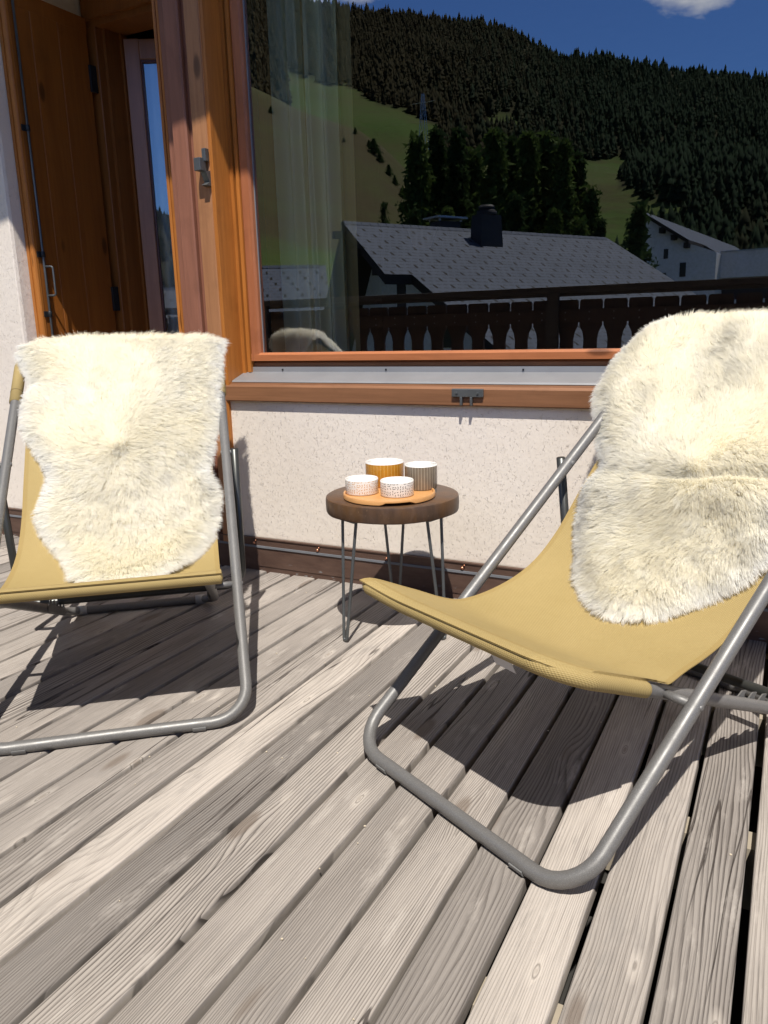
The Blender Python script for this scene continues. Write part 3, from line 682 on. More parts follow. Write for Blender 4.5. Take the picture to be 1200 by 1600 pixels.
def sling_surface(al, slide):
    """returns S(x,t) and n(x,t) in chair coordinates, vectorised"""
    o_, d = sling_profile(al); tg = np.gradient(o_, axis=0); nn = np.stack([-tg[:, 1], tg[:, 0]], 1); nn /= np.linalg.norm(nn, axis=1)[:, None]
    _, _, py, pz, yb, zb, yr, sb, cb = chair_side(al)
    def S(x, t):
        x = np.asarray(x, float); t = np.asarray(t, float)
        y = np.interp(t, d, o_[:, 0]); z = np.interp(t, d, o_[:, 1]); ny = np.interp(t, d, nn[:, 0]); nz_ = np.interp(t, d, nn[:, 1])
        sag = .016*np.clip(1-(x/.27)**2, -1.2, 1)*np.clip(t/.25, 0, 1)*np.clip((1.2-t)/.3, 0, 1)
        y = y-ny*sag; z = z-nz_*sag
        if slide:                                            # this seat edge has slipped round the right corner of its bar
            q = np.clip((x-(WB-.07))/(.272-(WB-.07)), 0, 1)*.262; arc = .07*PI/2; th_ = np.clip(q/.07, 0, PI/2); ex = WB-.07+.07*np.sin(th_)+.006*(q > 0)*np.clip(q/.1, 0, 1); b_ = .07-.07*np.cos(th_)+np.maximum(q-arc, 0)
            fade = np.clip(1-t/.34, 0, 1); fade = fade*fade*(3-2*fade)*(q > 0)
            y0_ = np.interp(0, d, o_[:, 0]); z0_ = np.interp(0, d, o_[:, 1])
            xn = x+(ex-x)*fade; yt = y+(yb+b_*cb-.015-y0_)*fade*(b_ > 0); zt = z+(zb-b_*sb+.014-z0_)*fade*(b_ > 0)
            kl = np.clip((-x-.16)/.11, 0, 1)**2*np.clip(1-t/.25, 0, 1)
            return np.stack([xn-.012*kl, yt-.02*kl, zt+.022*kl], -1), np.stack([0*x, ny, nz_], -1)
        return np.stack([x, y, z], -1), np.stack([0*x, ny, nz_], -1)
    return S, d
def deck_chair(cx, cy, psi, al, slide, label):
    root = empty('deck_chair', (cx, cy, 0)); root.rotation_euler = (0, 0, -psi)
    tag(root, label, 'deck chair', 'ochre folding deck chairs on the wooden terrace')
    ca, sa, py, pz, yb, zb, yr, sb, cb = chair_side(al)
    A_ = lambda x, s: (x, s*ca, .015+s*sa)
    cor = [A_(W_, .02), A_(W_, AL_), A_(-W_, AL_), A_(-W_, 0), A_(W_, 0)]
    def ring(c4, rads):
        P = [Vector(p) for p in c4]; m = (P[0]+P[3])/2; pts = [m]+P+[m]; return arcpath(pts, rads)[:-1]
    mb = MB(); mb.tube(ring([A_(W_, 0), A_(W_, AL_), A_(-W_, AL_), A_(-W_, 0)], [.085, .05, .05, .085]), TR, 16, closed=True)
    mb.build('main_frame', m_frame, root, smooth=True)
    for x in (-.195, .195):
        cl = MB(); np_ = 14; an = [R(-175+150*k/np_) for k in range(np_+1)]
        for (ro_, ri_, xa, xb) in ((.0168, .0142, x-.015, x+.015),):
            pr = [(ro_*math.cos(a_), .0150+ro_*math.sin(a_)) for a_ in an]+[(ri_*math.cos(a_), .0150+ri_*math.sin(a_)) for a_ in reversed(an)]
            cl.prism([(q[0], max(q[1], .0008)) for q in pr], xa, xb, fr=lambda a_, b_, c_: (c_, a_, b_))
        cl.build('foot_clip', m_clip, root, ang=40)
    Bf = lambda x, q: (x, yb+(yr-yb)*q, zb+(.0155-zb)*q)
    mb = MB(); mb.tube(ring([Bf(WB, 1), Bf(WB, 0), Bf(-WB, 0), Bf(-WB, 1)], [.06, .07, .07, .06]), .0135, 14, closed=True)
    sf = mb.build('seat_frame', m_frame, root, smooth=True)
    for x in (-.19, .19):
        cl = MB(); b_ = Bf(x, 1); cl.tube([(x-.015, b_[1], b_[2]), (x+.015, b_[1], b_[2])], .0160, 16); cl.build('foot_clip', plain('pale clip', (.4, .4, .4), .4) if 'pale clip' not in bpy.data.materials else bpy.data.materials['pale clip'], sf, smooth=True)
    # notched brackets
    du = Vector((0, (yr-yb), (.0155-zb))).normalized(); nu = Vector((0, -du.z, du.y))
    for sx in (-1, 1):
        nb = MB(); base = Vector(Bf(sx*(WB-.016), .62)); L = .235; pr = [(0, -.012), (0, .004)]
        for k in range(5):
            q = .02+k*.045; pr += [(q, .012), (q+.010, .024), (q+.026, .026), (q+.022, .017), (q+.026, .010), (q+.042, .008)]
        pr += [(L, .006), (L, -.012)]
        P0 = [tuple(base+du*a_+nu*b_+Vector((-.0015, 0, 0))) for a_, b_ in pr]; P1 = [tuple(base+du*a_+nu*b_+Vector((.0015, 0, 0))) for a_, b_ in pr]
        nb.poly(P1); nb.poly(list(reversed(P0)))
        for i in range(len(pr)): j = (i+1) % len(pr); nb.poly([P0[i], P0[j], P1[j], P1[i]])
        nb.build('notched_bracket', m_frame, root)
    # prop frame
    t_n = .80; bq = Vector(Bf(0, t_n))+nu*.026; WC = W_+.026
    pv = Vector(A_(0, SC)); up_ = (pv-bq).normalized()
    pth = arcpath([(WC, *(pv+up_*.010).yz), (WC, *bq.yz), (-WC, *bq.yz), (-WC, *(pv+up_*.010).yz)], .06)
    mb = MB(); mb.tube(pth, .0115, 12); mb.build('support_frame', m_strut, root, smooth=True)
    for sx in (-1, 1):
        mb = MB(); p0 = Vector(A_(sx*(W_-.0155), SC)); p1 = Vector(A_(sx*(WC+.010), SC))
        mb.tube([p0, p0+(p1-p0)*.03, p0+(p1-p0)*.97, p1], [.004, .0065, .0065, .004], 10); mb.build('hinge_pin', m_clip, root, smooth=True)
        mb = MB(); p0 = Vector((sx*(WB-.002), py, pz)); p1 = Vector((sx*(W_-.006), py, pz)); p2 = Vector((sx*(W_+TR+.0015), py, pz))
        mb.tube([p0, p1], .0085, 12); mb.tube([p1, p2-Vector((sx*.0012, 0, 0)), p2], [.0058, .0058, .003], 10); mb.build('pivot_bolt', m_frame, root, smooth=True)
    # sling
    S, d = sling_surface(al, slide); T0, T1 = 0.0, float(np.interp(0, [0], [0]))
    ttop = float(d[132]); nx, ntt = 44, 110
    ts = np.linspace(0, ttop+.02, ntt+1); fb = MB(); g_ = []
    for t in ts:
        wl_ = .272-.006*math.sin(PI*min(1, t/1.1)); wl_ += .014*max(0, (t-1.0)/.25)
        xs = np.linspace(-wl_, wl_, nx+1); p, nn = S(xs, np.full(nx+1, t)); g_.append((xs, p, nn))
    def sheet(sgn):
        for j in range(ntt):
            for i in range(nx):
                q = [tuple(g_[jj][1][ii]+g_[jj][2][ii]*.0011*sgn) for jj, ii in ((j, i), (j, i+1), (j+1, i+1), (j+1, i))]
                uv = [(g_[jj][0][ii], ts[jj]) for jj, ii in ((j, i), (j, i+1), (j+1, i+1), (j+1, i))]
                a_ = 1.0 if (i in (0, nx-1) and sgn > 0) or j == 2 else 0.0
                if sgn < 0: q.reverse(); uv.reverse()
                fb.poly(q, uv, a=a_*.5)
    sheet(1); sheet(-1)
    for ii in (0, nx):
        for j in range(ntt):
            a1, a2 = g_[j][1][ii]+g_[j][2][ii]*.0011, g_[j+1][1][ii]+g_[j+1][2][ii]*.0011; b1, b2 = g_[j][1][ii]-g_[j][2][ii]*.0011, g_[j+1][1][ii]-g_[j+1][2][ii]*.0011
            q = [tuple(a1), tuple(a2), tuple(b2), tuple(b1)]; fb.poly(q if ii == 0 else q[::-1], a=.3)
    def hem(path, rads, n_=16):
        k0 = len(fb.f); fb.tube(path, rads, n_, caps=True)
        # uv in metres
        acc = 0; L = len(path)
        for i in range(L-1):
            dl = (Vector(path[i+1])-Vector(path[i])).length
            for k in range(n_):
                u0, u1 = k*.0063, (k+1)*.0063; fb.uv[k0+i*n_+k] = [(acc, u0), (acc, u1), (acc+dl, u1), (acc+dl, u0)]
            acc += dl
    p, _ = S(np.linspace(-.274, .274, 160), np.zeros(160)); pp = [Vector((a_[0], a_[1]+.014, a_[2]-.0130)) for a_ in p]
    hem(pp, [.006, .009, .012, .0145]+[.0154]*(126 if slide else 154)+([.0154-.0006*min(1, k/8) for k in range(28)] if slide else [])+[.0148 if slide else .015, .012 if slide else .006])
    tp = arcpath([A_(-W_, 1.12), A_(-W_, AL_), A_(W_, AL_), A_(W_, 1.12)], .05, 6)
    hem(tp, .0178)
    fb.build('sling', m_sling, root, smooth=True, weld=False)
    # seams on the sleeves
    for sx in (-1, 1):
        for s0 in (1.165,):
            sm = MB(); c0 = Vector(A_(sx*W_, s0)); ax = Vector((0, ca, sa)); e1_ = Vector((1, 0, 0)); e2_ = ax.cross(e1_)
            sm.tube([c0+e1_*.018*math.cos(2*PI*k/20)+e2_*.018*math.sin(2*PI*k/20) for k in range(20)], .0007, 4, closed=True); sm.build('sling_seam', plain('dark thread', (.08, .05, .02), .8) if 'dark thread' not in bpy.data.materials else bpy.data.materials['dark thread'], root)
    return root, S
RC = (-.512, 1.2055, .4722, .6816); LC = (-1.3096, 1.1406, -.6924, .666)
chR, SR = deck_chair(*RC, 1.0, 'ochre deck chair on the right whose near seat corner points at the side table')
chL, SL = deck_chair(*LC, 0.0, 'ochre deck chair on the left in front of the timber post and door')
cg_ = MB(); p, _ = SR(np.array([.055, .105]), np.array([.03, .03]))
tag_pts = [(p[0][0], p[0][1]-.002, p[0][2]-.03), (p[1][0], p[1][1]-.002, p[1][2]-.03), (p[1][0]+.003, p[1][1]+.012, p[1][2]-.062), (p[0][0]+.002, p[0][1]+.012, p[0][2]-.060)]
cg_.poly(tag_pts); cg_.poly([tuple(Vector(q)+Vector((0, .0006, 0))) for q in reversed(tag_pts)])
tag(cg_.build('care_tag', plain('white label', (.62, .60, .60), .7), chR), 'small white care label under the seat edge')

# ------------------------------------------------------------------ sheepskins
def sheepskin(root, S, al, poly, seed, count, name_label, crease=None):
    g = np.random.default_rng(seed); th = empty('sheepskin', root.location); th.rotation_euler = root.rotation_euler; tag(th, name_label, 'sheepskin', 'cream sheepskins laid over the deck chairs')
    P = np.array(poly, float)
    # signed distance to the outline
    def dist(x, t):
        d = np.full(x.shape, 9.); dx_ = np.zeros(x.shape); dt_ = np.zeros(x.shape)
        for i in range(len(P)):
            a_ = P[i]; b_ = P[(i+1) % len(P)]; ab = b_-a_; q = np.clip(((x-a_[0])*ab[0]+(t-a_[1])*ab[1])/(ab@ab), 0, 1)
            ex = x-(a_[0]+q*ab[0]); et = t-(a_[1]+q*ab[1]); dd = np.hypot(ex, et); m = dd < d
            d = np.where(m, dd, d); dx_ = np.where(m, ex, dx_); dt_ = np.where(m, et, dt_)
        ins = inpoly(x, t, poly); sg = np.where(ins, 1, -1)
        return d*sg, -dx_/np.maximum(d, 1e-6)*sg, -dt_/np.maximum(d, 1e-6)*sg      # distance, outward direction
    def vn(x, t, f, sd):                                    # smooth value noise
        r_ = np.random.default_rng(sd).uniform(-1, 1, (64, 64)); X = x*f+20; Y = t*f+20; i = np.floor(X).astype(int); j = np.floor(Y).astype(int); u = X-i; v = Y-j; u = u*u*(3-2*u); v = v*v*(3-2*v)
        h = lambda a_, b_: r_[a_ % 64, b_ % 64]
        return (h(i, j)*(1-u)+h(i+1, j)*u)*(1-v)+(h(i, j+1)*(1-u)+h(i+1, j+1)*u)*v
    def base(x, t):
        p, nn = S(x, t); d, ox, ot = dist(x, t)
        dq = np.clip(d/.085, 0, 1); lift = .005+.023*np.sin(dq*PI/2)+.007*vn(x, t, 9, seed)*dq+.004*vn(x, t, 24, seed+1)
        if crease is not None:
            c_, dep = crease; tc = c_+.02*np.sin(x*9)+.015*x; q = (t-tc)
            lift = lift-dep*np.exp(-(q/.018)**2)*np.clip((x+.28)/.12, 0, 1)+dep*.9*np.exp(-((q+.05)/.045)**2)+dep*.5*np.exp(-((q-.05)/.04)**2)
        lift = lift+.02*np.clip((np.abs(x)-.30)/.06, 0, 1)*np.clip((t-.8)/.3, 0, 1)*0
        return p+nn*lift[:, None], nn, d, ox, ot
    # hide
    nx, ntt = 90, 150; xs = np.linspace(P[:, 0].min(), P[:, 0].max(), nx); ts = np.linspace(P[:, 1].min(), P[:, 1].max(), ntt)
    X, T = np.meshgrid(xs, ts); V, nn, d, ox, ot = base(X.ravel(), T.ravel()); ins = (d > .004).reshape(ntt, nx); idx = np.arange(nx*ntt).reshape(ntt, nx)
    F = []; keep = ins[:-1, :-1] & ins[1:, :-1] & ins[:-1, 1:] & ins[1:, 1:]
    jj, ii = np.nonzero(keep); F = np.stack([idx[jj, ii], idx[jj, ii+1], idx[jj+1, ii+1], idx[jj+1, ii]], 1)
    ho = np_mesh('hide', V, F, m_hide, th, smooth=True)
    # wool: tapered ribbons gathered in tufts
    n0 = int(count*1.9); x = g.uniform(P[:, 0].min(), P[:, 0].max(), n0); t = g.uniform(P[:, 1].min(), P[:, 1].max(), n0)
    d, _, _ = dist(x, t); keep = (d > .003) & (g.uniform(0, 1, n0) < np.where(d < .035, 1.0, .72)); x = x[keep][:count]; t = t[keep][:count]
    x = np.r_[x]; p, nn, d, ox, ot = base(x, t); m = len(x)
    e = 1e-3; pt, _, _, _, _ = base(x, t+e); px_, _, _, _, _ = base(x+e, t); dt_v = (pt-p)/np.linalg.norm(pt-p, axis=1)[:, None]; dx_v = (px_-p)/np.linalg.norm(px_-p, axis=1)[:, None]
    nv = np.cross(dx_v, dt_v); nv /= np.linalg.norm(nv, axis=1)[:, None]; nv = np.where(((nv*nn).sum(1) < 0)[:, None], -nv, nv)
    # lay of the wool: outward at the rim, swirling inside, drooping
    edge = np.clip(1-d/.055, 0, 1)
    sw = vn(x, t, 4.5, seed+5)*.9+vn(x, t, 14, seed+6)*.5; r_c = np.stack([x-.0, t-.80], 1); rl = np.linalg.norm(r_c, axis=1)[:, None]; r_c = r_c/np.maximum(rl, .05)
    lx = np.cos(sw*1.1)*r_c[:, 0]-np.sin(sw*1.1)*r_c[:, 1]; lt = np.sin(sw*1.1)*r_c[:, 0]+np.cos(sw*1.1)*r_c[:, 1]-.35
    lx = lx*(1-edge)+ox*edge*1.3; lt = lt*(1-edge)+ot*edge*1.3
    lay = dx_v*lx[:, None]+dt_v*lt[:, None]
    L = (.030+.006*vn(x, t, 11, seed+7)+.009*g.uniform(-1, 1, m))*(1-.12*edge)
    jit = g.normal(0, 1, (m, 3))*np.where(g.uniform(0, 1, m) < .18, .34, .15)[:, None]; up_k = (.46-.18*edge)[:, None]
    d0 = nv*(up_k+.3)+lay*.45+jit*.6; d0 /= np.linalg.norm(d0, axis=1)[:, None]
    d1_ = nv*up_k*.75+lay*.85+jit+np.array([0, 0, -.16]); d1_ /= np.linalg.norm(d1_, axis=1)[:, None]
    tip = p+d0*(L*.5)[:, None]+d1_*(L*.55)[:, None]
    # tufts
    cs_ = .017; cxk = np.floor((x+vn(x, t, 40, seed+9)*.006)/cs_).astype(int); ctk = np.floor((t+vn(x, t, 40, seed+10)*.006+cxk*.005)/cs_).astype(int)
    key = (cxk-cxk.min())*4000+(ctk-ctk.min()); uq, inv = np.unique(key, return_inverse=True); cnt = np.bincount(inv)
    ctip = np.stack([np.bincount(inv, tip[:, k])/cnt for k in range(3)], 1)
    cj = g.normal(0, .0045, ctip.shape); ctip = ctip+cj
    pull = (.24+.18*g.uniform(-1, 1, len(uq)))[inv][:, None]; tip = tip*(1-pull)+ctip[inv]*pull
    mid = p+d0*(L*.52)[:, None]; mid = mid*.85+(p+tip)/2*.15
    q3 = mid*.42+tip*.58+nv*(L*.05)[:, None]
    view = np.cross(tip-p, nv+g.normal(0, .28, (m, 3))); view /= np.linalg.norm(view, axis=1)[:, None]
    wv = (.00036+.00016*g.uniform(-1, 1, m))[:, None]
    rows = [(p, 1.0), (mid, 1.0), (q3, .72), (tip, .12)]; V = np.empty((m, 8, 3))
    for k, (c_, s_) in enumerate(rows): V[:, 2*k] = c_-view*wv*s_; V[:, 2*k+1] = c_+view*wv*s_
    b_ = np.arange(m)[:, None]*8; F = np.concatenate([b_+np.array([[2*k, 2*k+1, 2*k+3, 2*k+2]]) for k in range(3)], 0)
    nrm = nv*1.0+((tip-p)/np.linalg.norm(tip-p, axis=1)[:, None])*.08+g.normal(0, .07, (m, 3))+(cj[inv]/.0045)*.06; nrm /= np.linalg.norm(nrm, axis=1)[:, None]
    NV = np.repeat(nrm[:, None, :], 8, 1).reshape(-1, 3)
    tone = np.clip(.16+.85*edge+.22*vn(x, t, 7, seed+12)+.25*(np.abs(cj[inv, 0])/.0045-.8)*.5+g.normal(0, .06, m), 0, 1)
    tipv = np.tile(np.array([0, 0, .45, .45, .8, .8, 1, 1]), m)
    fo_ = np_mesh('fleece', V.reshape(-1, 3), F, m_fur, th, vatt={'tone': np.repeat(tone, 8), 'tip': tipv}, smooth=True, normals=NV)
    return th
polyL = [(-.31, 1.23), (-.27, 1.28), (-.1, 1.315), (.1, 1.315), (.26, 1.295), (.335, 1.265), (.315, 1.17), (.295, 1.02), (.29, .9), (.27, .81), (.245, .71), (.27, .63), (.265, .52), (.22, .43), (.165, .33), (.09, .262), (0, .25), (-.09, .29), (-.13, .42), (-.20, .545), (-.222, .60), (-.21, .66), (-.19, .72), (-.215, .79), (-.265, .88), (-.28, 1.0), (-.255, 1.07), (-.285, 1.15)]
polyR = [(-.385, 1.07), (-.375, 1.15), (-.345, 1.225), (-.28, 1.28), (-.13, 1.31), (.02, 1.31), (.26, 1.29), (.32, 1.2), (.30, 1.0), (.28, .85), (.24, .76), (.265, .68), (.245, .62), (.22, .575), (.175, .53), (.13, .48), (.09, .435), (.01, .41), (-.045, .435), (-.115, .485), (-.16, .55), (-.22, .64), (-.235, .735), (-.225, .80), (-.28, .86), (-.335, .95), (-.375, 1.0)]
sheepskin(chL, SL, LC[3], polyL, 21, 230000, 'cream sheepskin draped over the left deck chair, its two top corners sticking out')
sheepskin(chR, SR, RC[3], polyR, 33, 250000, 'cream sheepskin with a crease across it on the right deck chair', crease=(.79, .011))

# ------------------------------------------------------------------ balcony railing (behind the photographer, seen in the pane)
m_rail = wood_stain('dark rail boards', (.034, .016, .010), (.058, .028, .018), .6); m_rail2 = wood_stain('dark rail beam', (.030, .022, .019), (.06, .045, .04), .6, 'x')
VY = 5.10
rl = empty('balcony_railing', (0, 2*YG-VY, 0)); tag(rl, 'dark brown balcony railing with tulip shaped cutouts, mirrored in the window', 'railing')
mb = MB(); mb.bbox(-6, 4, VY-.045, VY+.075, 1.088, 1.127, .006); mb.build('top_rail', m_rail2, rl, mir=True, ang=40)
mb = MB(); mb.bbox(-6, 4, VY-.012, VY+.035, 1.068, 1.0875, .002); mb.build('top_beam', m_rail2, rl, mir=True)
for z0, z1 in ((.905, .988), (.36, .44)):
    mb = MB(); mb.bbox(-6, 4, VY-.020, VY+.0195, z0, z1, .003); mb.build('mid_rail', m_rail, rl, mir=True, ang=40)
mb = MB(); mb.bbox(-6, 4, VY-.02, VY+.05, -.2, .02, .004); mb.build('bottom_beam', m_rail2, rl, mir=True)
for x in (-5.9, -3.63, -1.388, .86, 3.1):
    mb = MB(); mb.bbox(x-.038, x+.038, VY-.052, VY-.021, -.2, 1.0878, .003); mb.build('rail_post', m_rail2, rl, mir=True)
# cut-outs: half profile (z, half gap)
hp = [(.06, .004), (.60, .004), (.64, .010), (.68, .024), (.74, .033), (.80, .0345), (.845, .026), (.875, .011), (.885, .0065), (.985, .0055), (1.030, .0055), (1.039, .008), (1.046, .014)]
PB = .1512
for k in range(-30, 26):
    xc = -1.388+PB*(k+.5)-.0; x0, x1 = xc-PB/2, xc+PB/2
    left = [(x0+h_, z) for z, h_ in hp]; right = [(x1-h_, z) for z, h_ in reversed(hp)]
    mb = MB(); mb.prism(left+right, VY+.020, VY+.040, fr=lambda a_, b_, c_: (a_, c_, b_), a=random.random())
    mb.build('baluster_board', m_rail, rl, mir=True)
sm = MB()
for k in range(-30, 26):
    for z in (.925, .968): sm.lathe([(.0001, 0), (.004, .001), (.005, .003)], (0, 0, 0), 8); \
        [sm.v.__setitem__(i, (-1.388+PB*(k+.5)+sm.v[i][0], VY-.0235+sm.v[i][2], z+sm.v[i][1])) for i in range(len(sm.v)-24, len(sm.v))]
sm.build('rail_screws', m_alu, rl, mir=True)
rebase(rl)

# ------------------------------------------------------------------ neighbour houses
def mk_tile():
    n = N('grey roof tiles'); s = n.n('SeparateXYZ', i_0=n.co('UV')).outputs; u, v = s[0], s[1]
    row = n.math('FLOOR', n.math('DIVIDE', v, .17)); fv = n.math('FRACT', n.math('DIVIDE', v, .17)); us = n.math('ADD', n.math('DIVIDE', u, .24), n.math('MULTIPLY', row, .5)); fu = n.math('FRACT', us)
    sc_ = n.math('ADD', fv, n.math('MULTIPLY', n.math('ABSOLUTE', n.math('SUBTRACT', fu, .5)), .55))
    line = n.ramp(n.math('FRACT', sc_), [(0, 1), (.10, .8), (.2, 0)])
    m2 = n.math('LESS_THAN', n.math('FRACT', n.math('MULTIPLY', row, .5)), .25)
    du_ = n.math('SUBTRACT', n.math('FRACT', n.math('ADD', n.math('DIVIDE', u, .60), n.math('MULTIPLY', row, .37))), .5); dv_ = n.math('SUBTRACT', fv, .5)
    dd = n.math('SQRT', n.math('ADD', n.math('POWER', n.math('MULTIPLY', du_, .60), 2.0), n.math('POWER', n.math('MULTIPLY', dv_, .085), 2.0)))
    dot = n.math('MULTIPLY', n.math('LESS_THAN', dd, .045), m2)
    v_ = n.noise(n.map(n.co('UV'), (1.2, 1.2, 1)), 1, 4)
    col = n.mix(n.ramp(v_, [(.3, 0), (.7, 1)]), (.095, .118, .165), (.12, .145, .20)); col = n.mix(n.math('MULTIPLY', line, .75), col, (.03, .033, .042)); col = n.mix(dot, col, (.006, .006, .008))
    n.bump(n.math('MULTIPLY', sc_, 1.0), .2, .01)
    return n.fin(col, .75, spec=.2)
m_tile = mk_tile(); m_hwall = plain('house plaster', (.86, .87, .90), .9); m_dtim = plain('dark timber', (.030, .022, .018), .8); m_win = plain('dark window', (.03, .035, .04), .15); m_white = plain('white plaster', (.80, .80, .84), .9); m_chim = plain('slate chimney', (.035, .035, .04), .7)
class Fr:
    def __init__(s, A, az, sl, sb=None): s.sb = sb or sl; s.A = Vector(A); a_ = R(az); s.d = Vector((math.sin(a_), math.cos(a_), 0)); s.n = Vector((s.d.y, -s.d.x, 0)); s.sl = sl
    def __call__(s, u, v, z): return tuple(s.A+s.d*u+s.n*v+Vector((0, 0, z)))           # z from the ridge
    def roof(s, u, v, up=0): return s(u, v, (-s.sl*v if v > 0 else s.sb*v)+up)
def gable_house(A, az, sl, pl, back, uw, vw, label, zg=-11, chim=None, windows=(), tile=None, ridge=None, sb=None):
    f = Fr(A, az, sl, sb); root = empty('house', (f.A.x, 2*YG-f.A.y, f.A.z+zg)); tag(root, label, 'house', 'neighbouring houses mirrored in the window')
    mb = MB(); T = .16; mb.poly([f.roof(u, v) for u, v in pl], uv=[(u, v) for u, v in pl])
    mb.poly([f.roof(u, -v) for u, v in reversed(back)], uv=[(u, v) for u, v in reversed(back)])
    rf_ = mb.build('roof', tile or m_tile, root, mir=True)
    mb = MB()
    for P_, sg in ((pl, 1), ([(u, v) for u, v in back], -1)):
        q = [(u, v*sg) for u, v in P_]
        for i in range(len(q)):
            a_, b_ = q[i], q[(i+1) % len(q)]
            if abs(a_[1]) < .01 and abs(b_[1]) < .01: continue
            mb.poly([f.roof(*a_, -.003), f.roof(*b_, -.003), f.roof(*b_, -T-.1), f.roof(*a_, -T-.1)])
        mb.poly([f.roof(u, v, -T) for u, v in reversed(q)])
    mb.build('eaves', m_dtim, rf_, mir=True)
    mb = MB(); u0, u1 = ridge or (pl[0][0], pl[1][0])
    for i in range(int((u1-u0)/.3)):
        ua = u0+i*.3; mb.prism([(-.14, -.07), (-.05, .03), (.05, .03), (.14, -.07)], ua, ua+.285, fr=lambda a_, b_, c_: f(c_, a_, b_))
    mb.build('ridge_cap', m_tile, rf_, mir=True)
    ua, ub = uw; va, vb = vw; mb = MB(); O = -.18
    def quad(p): mb.poly(p)
    for u in (ua, ub): mb.poly([f(u, -va, zg), f(u, vb, zg), f(u, vb, -f.sl*vb+O), f(u, 0, O), f(u, -va, -f.sb*va+O)])
    for v, s_ in ((vb, 1), (-va, -1)): zz_ = f.roof(0, v)[2]-f.A.z+O; mb.poly([f(ua, v, zg), f(ub, v, zg), f(ub, v, zz_), f(ua, v, zz_)])
    mb.build('wall', m_hwall, root, mir=True)
    for v in (.2, 1.2, 2.2, vb-.1):
        mb = MB(); z = -f.sl*v-T; mb.prism([(v-.09, z-.22), (v+.09, z-.22), (v+.09, z-.02), (v-.09, z-.02)], min(pl[0][0], pl[-1][0])+.12, ua+.05, fr=lambda a_, b_, c_: f(c_, a_, b_)); mb.build('purlin', m_dtim, root, mir=True)
    for v, z, w_, h_ in windows:
        wn = MB(); wn.prism([(v-w_/2, z), (v+w_/2, z), (v+w_/2, z+h_), (v-w_/2, z+h_)], ua-.03, ua+.02, fr=lambda a_, b_, c_: f(c_, a_, b_)); wn.build('window', m_win, root, mir=True)
    rebase(root); return root, f
roofp = [(0, 0), (11.55, 0), (11.55, 8.6), (.30, 8.6), (.33, 2.9), (-.55, 2.9)]
h1, f1 = gable_house((-11.96, 20.808, 3.932), 28.27, .57, roofp, [(0, 0), (11.55, 0), (11.55, 2.3), (0, 2.3)], (1.35, 10.6), (2.0, 7.6), 'house with the large grey dotted tile roof and black chimney beyond the railing', sb=1.9, windows=((1.0, -2.5, .42, .75), (3.0, -3.6, .6, .9)))
m_strip = plain('pale sheet metal', (.45, .47, .5), .3, .5)
def chimney(f, u0, u1, v0, v1, ztop, name='chimney', capc=True):
    mb = MB(); zb = -f.sl*max(abs(v0), abs(v1))-.3; m_u, m_v = (u0+u1)/2, (v0+v1)/2
    k = .86
    lo = [f(u, v, zb) for u, v in ((u0, v0), (u1, v0), (u1, v1), (u0, v1))]; hi = [f(m_u+(u-m_u)*k, m_v+(v-m_v)*k, ztop) for u, v in ((u0, v0), (u1, v0), (u1, v1), (u0, v1))]
    mb.poly(hi); [mb.poly([lo[i], lo[(i+1) % 4], hi[(i+1) % 4], hi[i]]) for i in range(4)]
    o_ = mb.build(name, m_chim, h1, mir=True); o_.matrix_parent_inverse = Matrix.Translation(h1.location).inverted()
    mb = MB()
    if capc:
        c0 = f(m_u, m_v, ztop+.001); mb.lathe([(.30, 0), (.32, .06), (.30, .12), (.22, .16), (.0001, .17)], c0, 20); mb.lathe([(.24, .17), (.26, .24), (.2, .30), (.001, .31)], c0, 20)
    else:
        mb.prism([(u0-.12, v0-.12), (u1+.12, v0-.12), (u1+.12, v1+.12), (u0-.12, v1+.12)], ztop+.08, ztop+.14, fr=f); 
        for u, v in ((u0+.05, v0+.05), (u1-.05, v1-.05), (u0+.05, v1-.05), (u1-.05, v0+.05)): mb.prism([(u-.03, v-.03), (u+.03, v-.03), (u+.03, v+.03), (u-.03, v+.03)], ztop+.002, ztop+.08, fr=f)
    c_ = mb.build('chimney_cap', m_strip if not capc else m_chim, o_, mir=True)
chimney(f1, 4.35, 5.30, .55, 1.10, .34)
chimney(f1, 4.3, 5.3, -1.5, -.9, .38, capc=False)
h4, f4 = gable_house((1.5, 21, 2.15), 104, .45, [(0, 0), (12, 0), (12, 4.5), (0, 4.5)], [(0, 0), (12, 0), (12, 4.5), (0, 4.5)], (.8, 11.2), (4.0, 4.0), 'low tiled house glimpsed only in the glass of the open door', zg=-9)
h3, f3 = gable_house((-23.2, 20.6, 3.2), 56.6, .62, [(0, 0), (9.2, 0), (9.2, 3.4), (0, 3.4)], [(0, 0), (9.2, 0), (9.2, 3.6), (0, 3.6)], (.8, 8.4), (3.0, 3.0), 'grey roofed house at the left, mirrored behind the curtain', zg=-7)
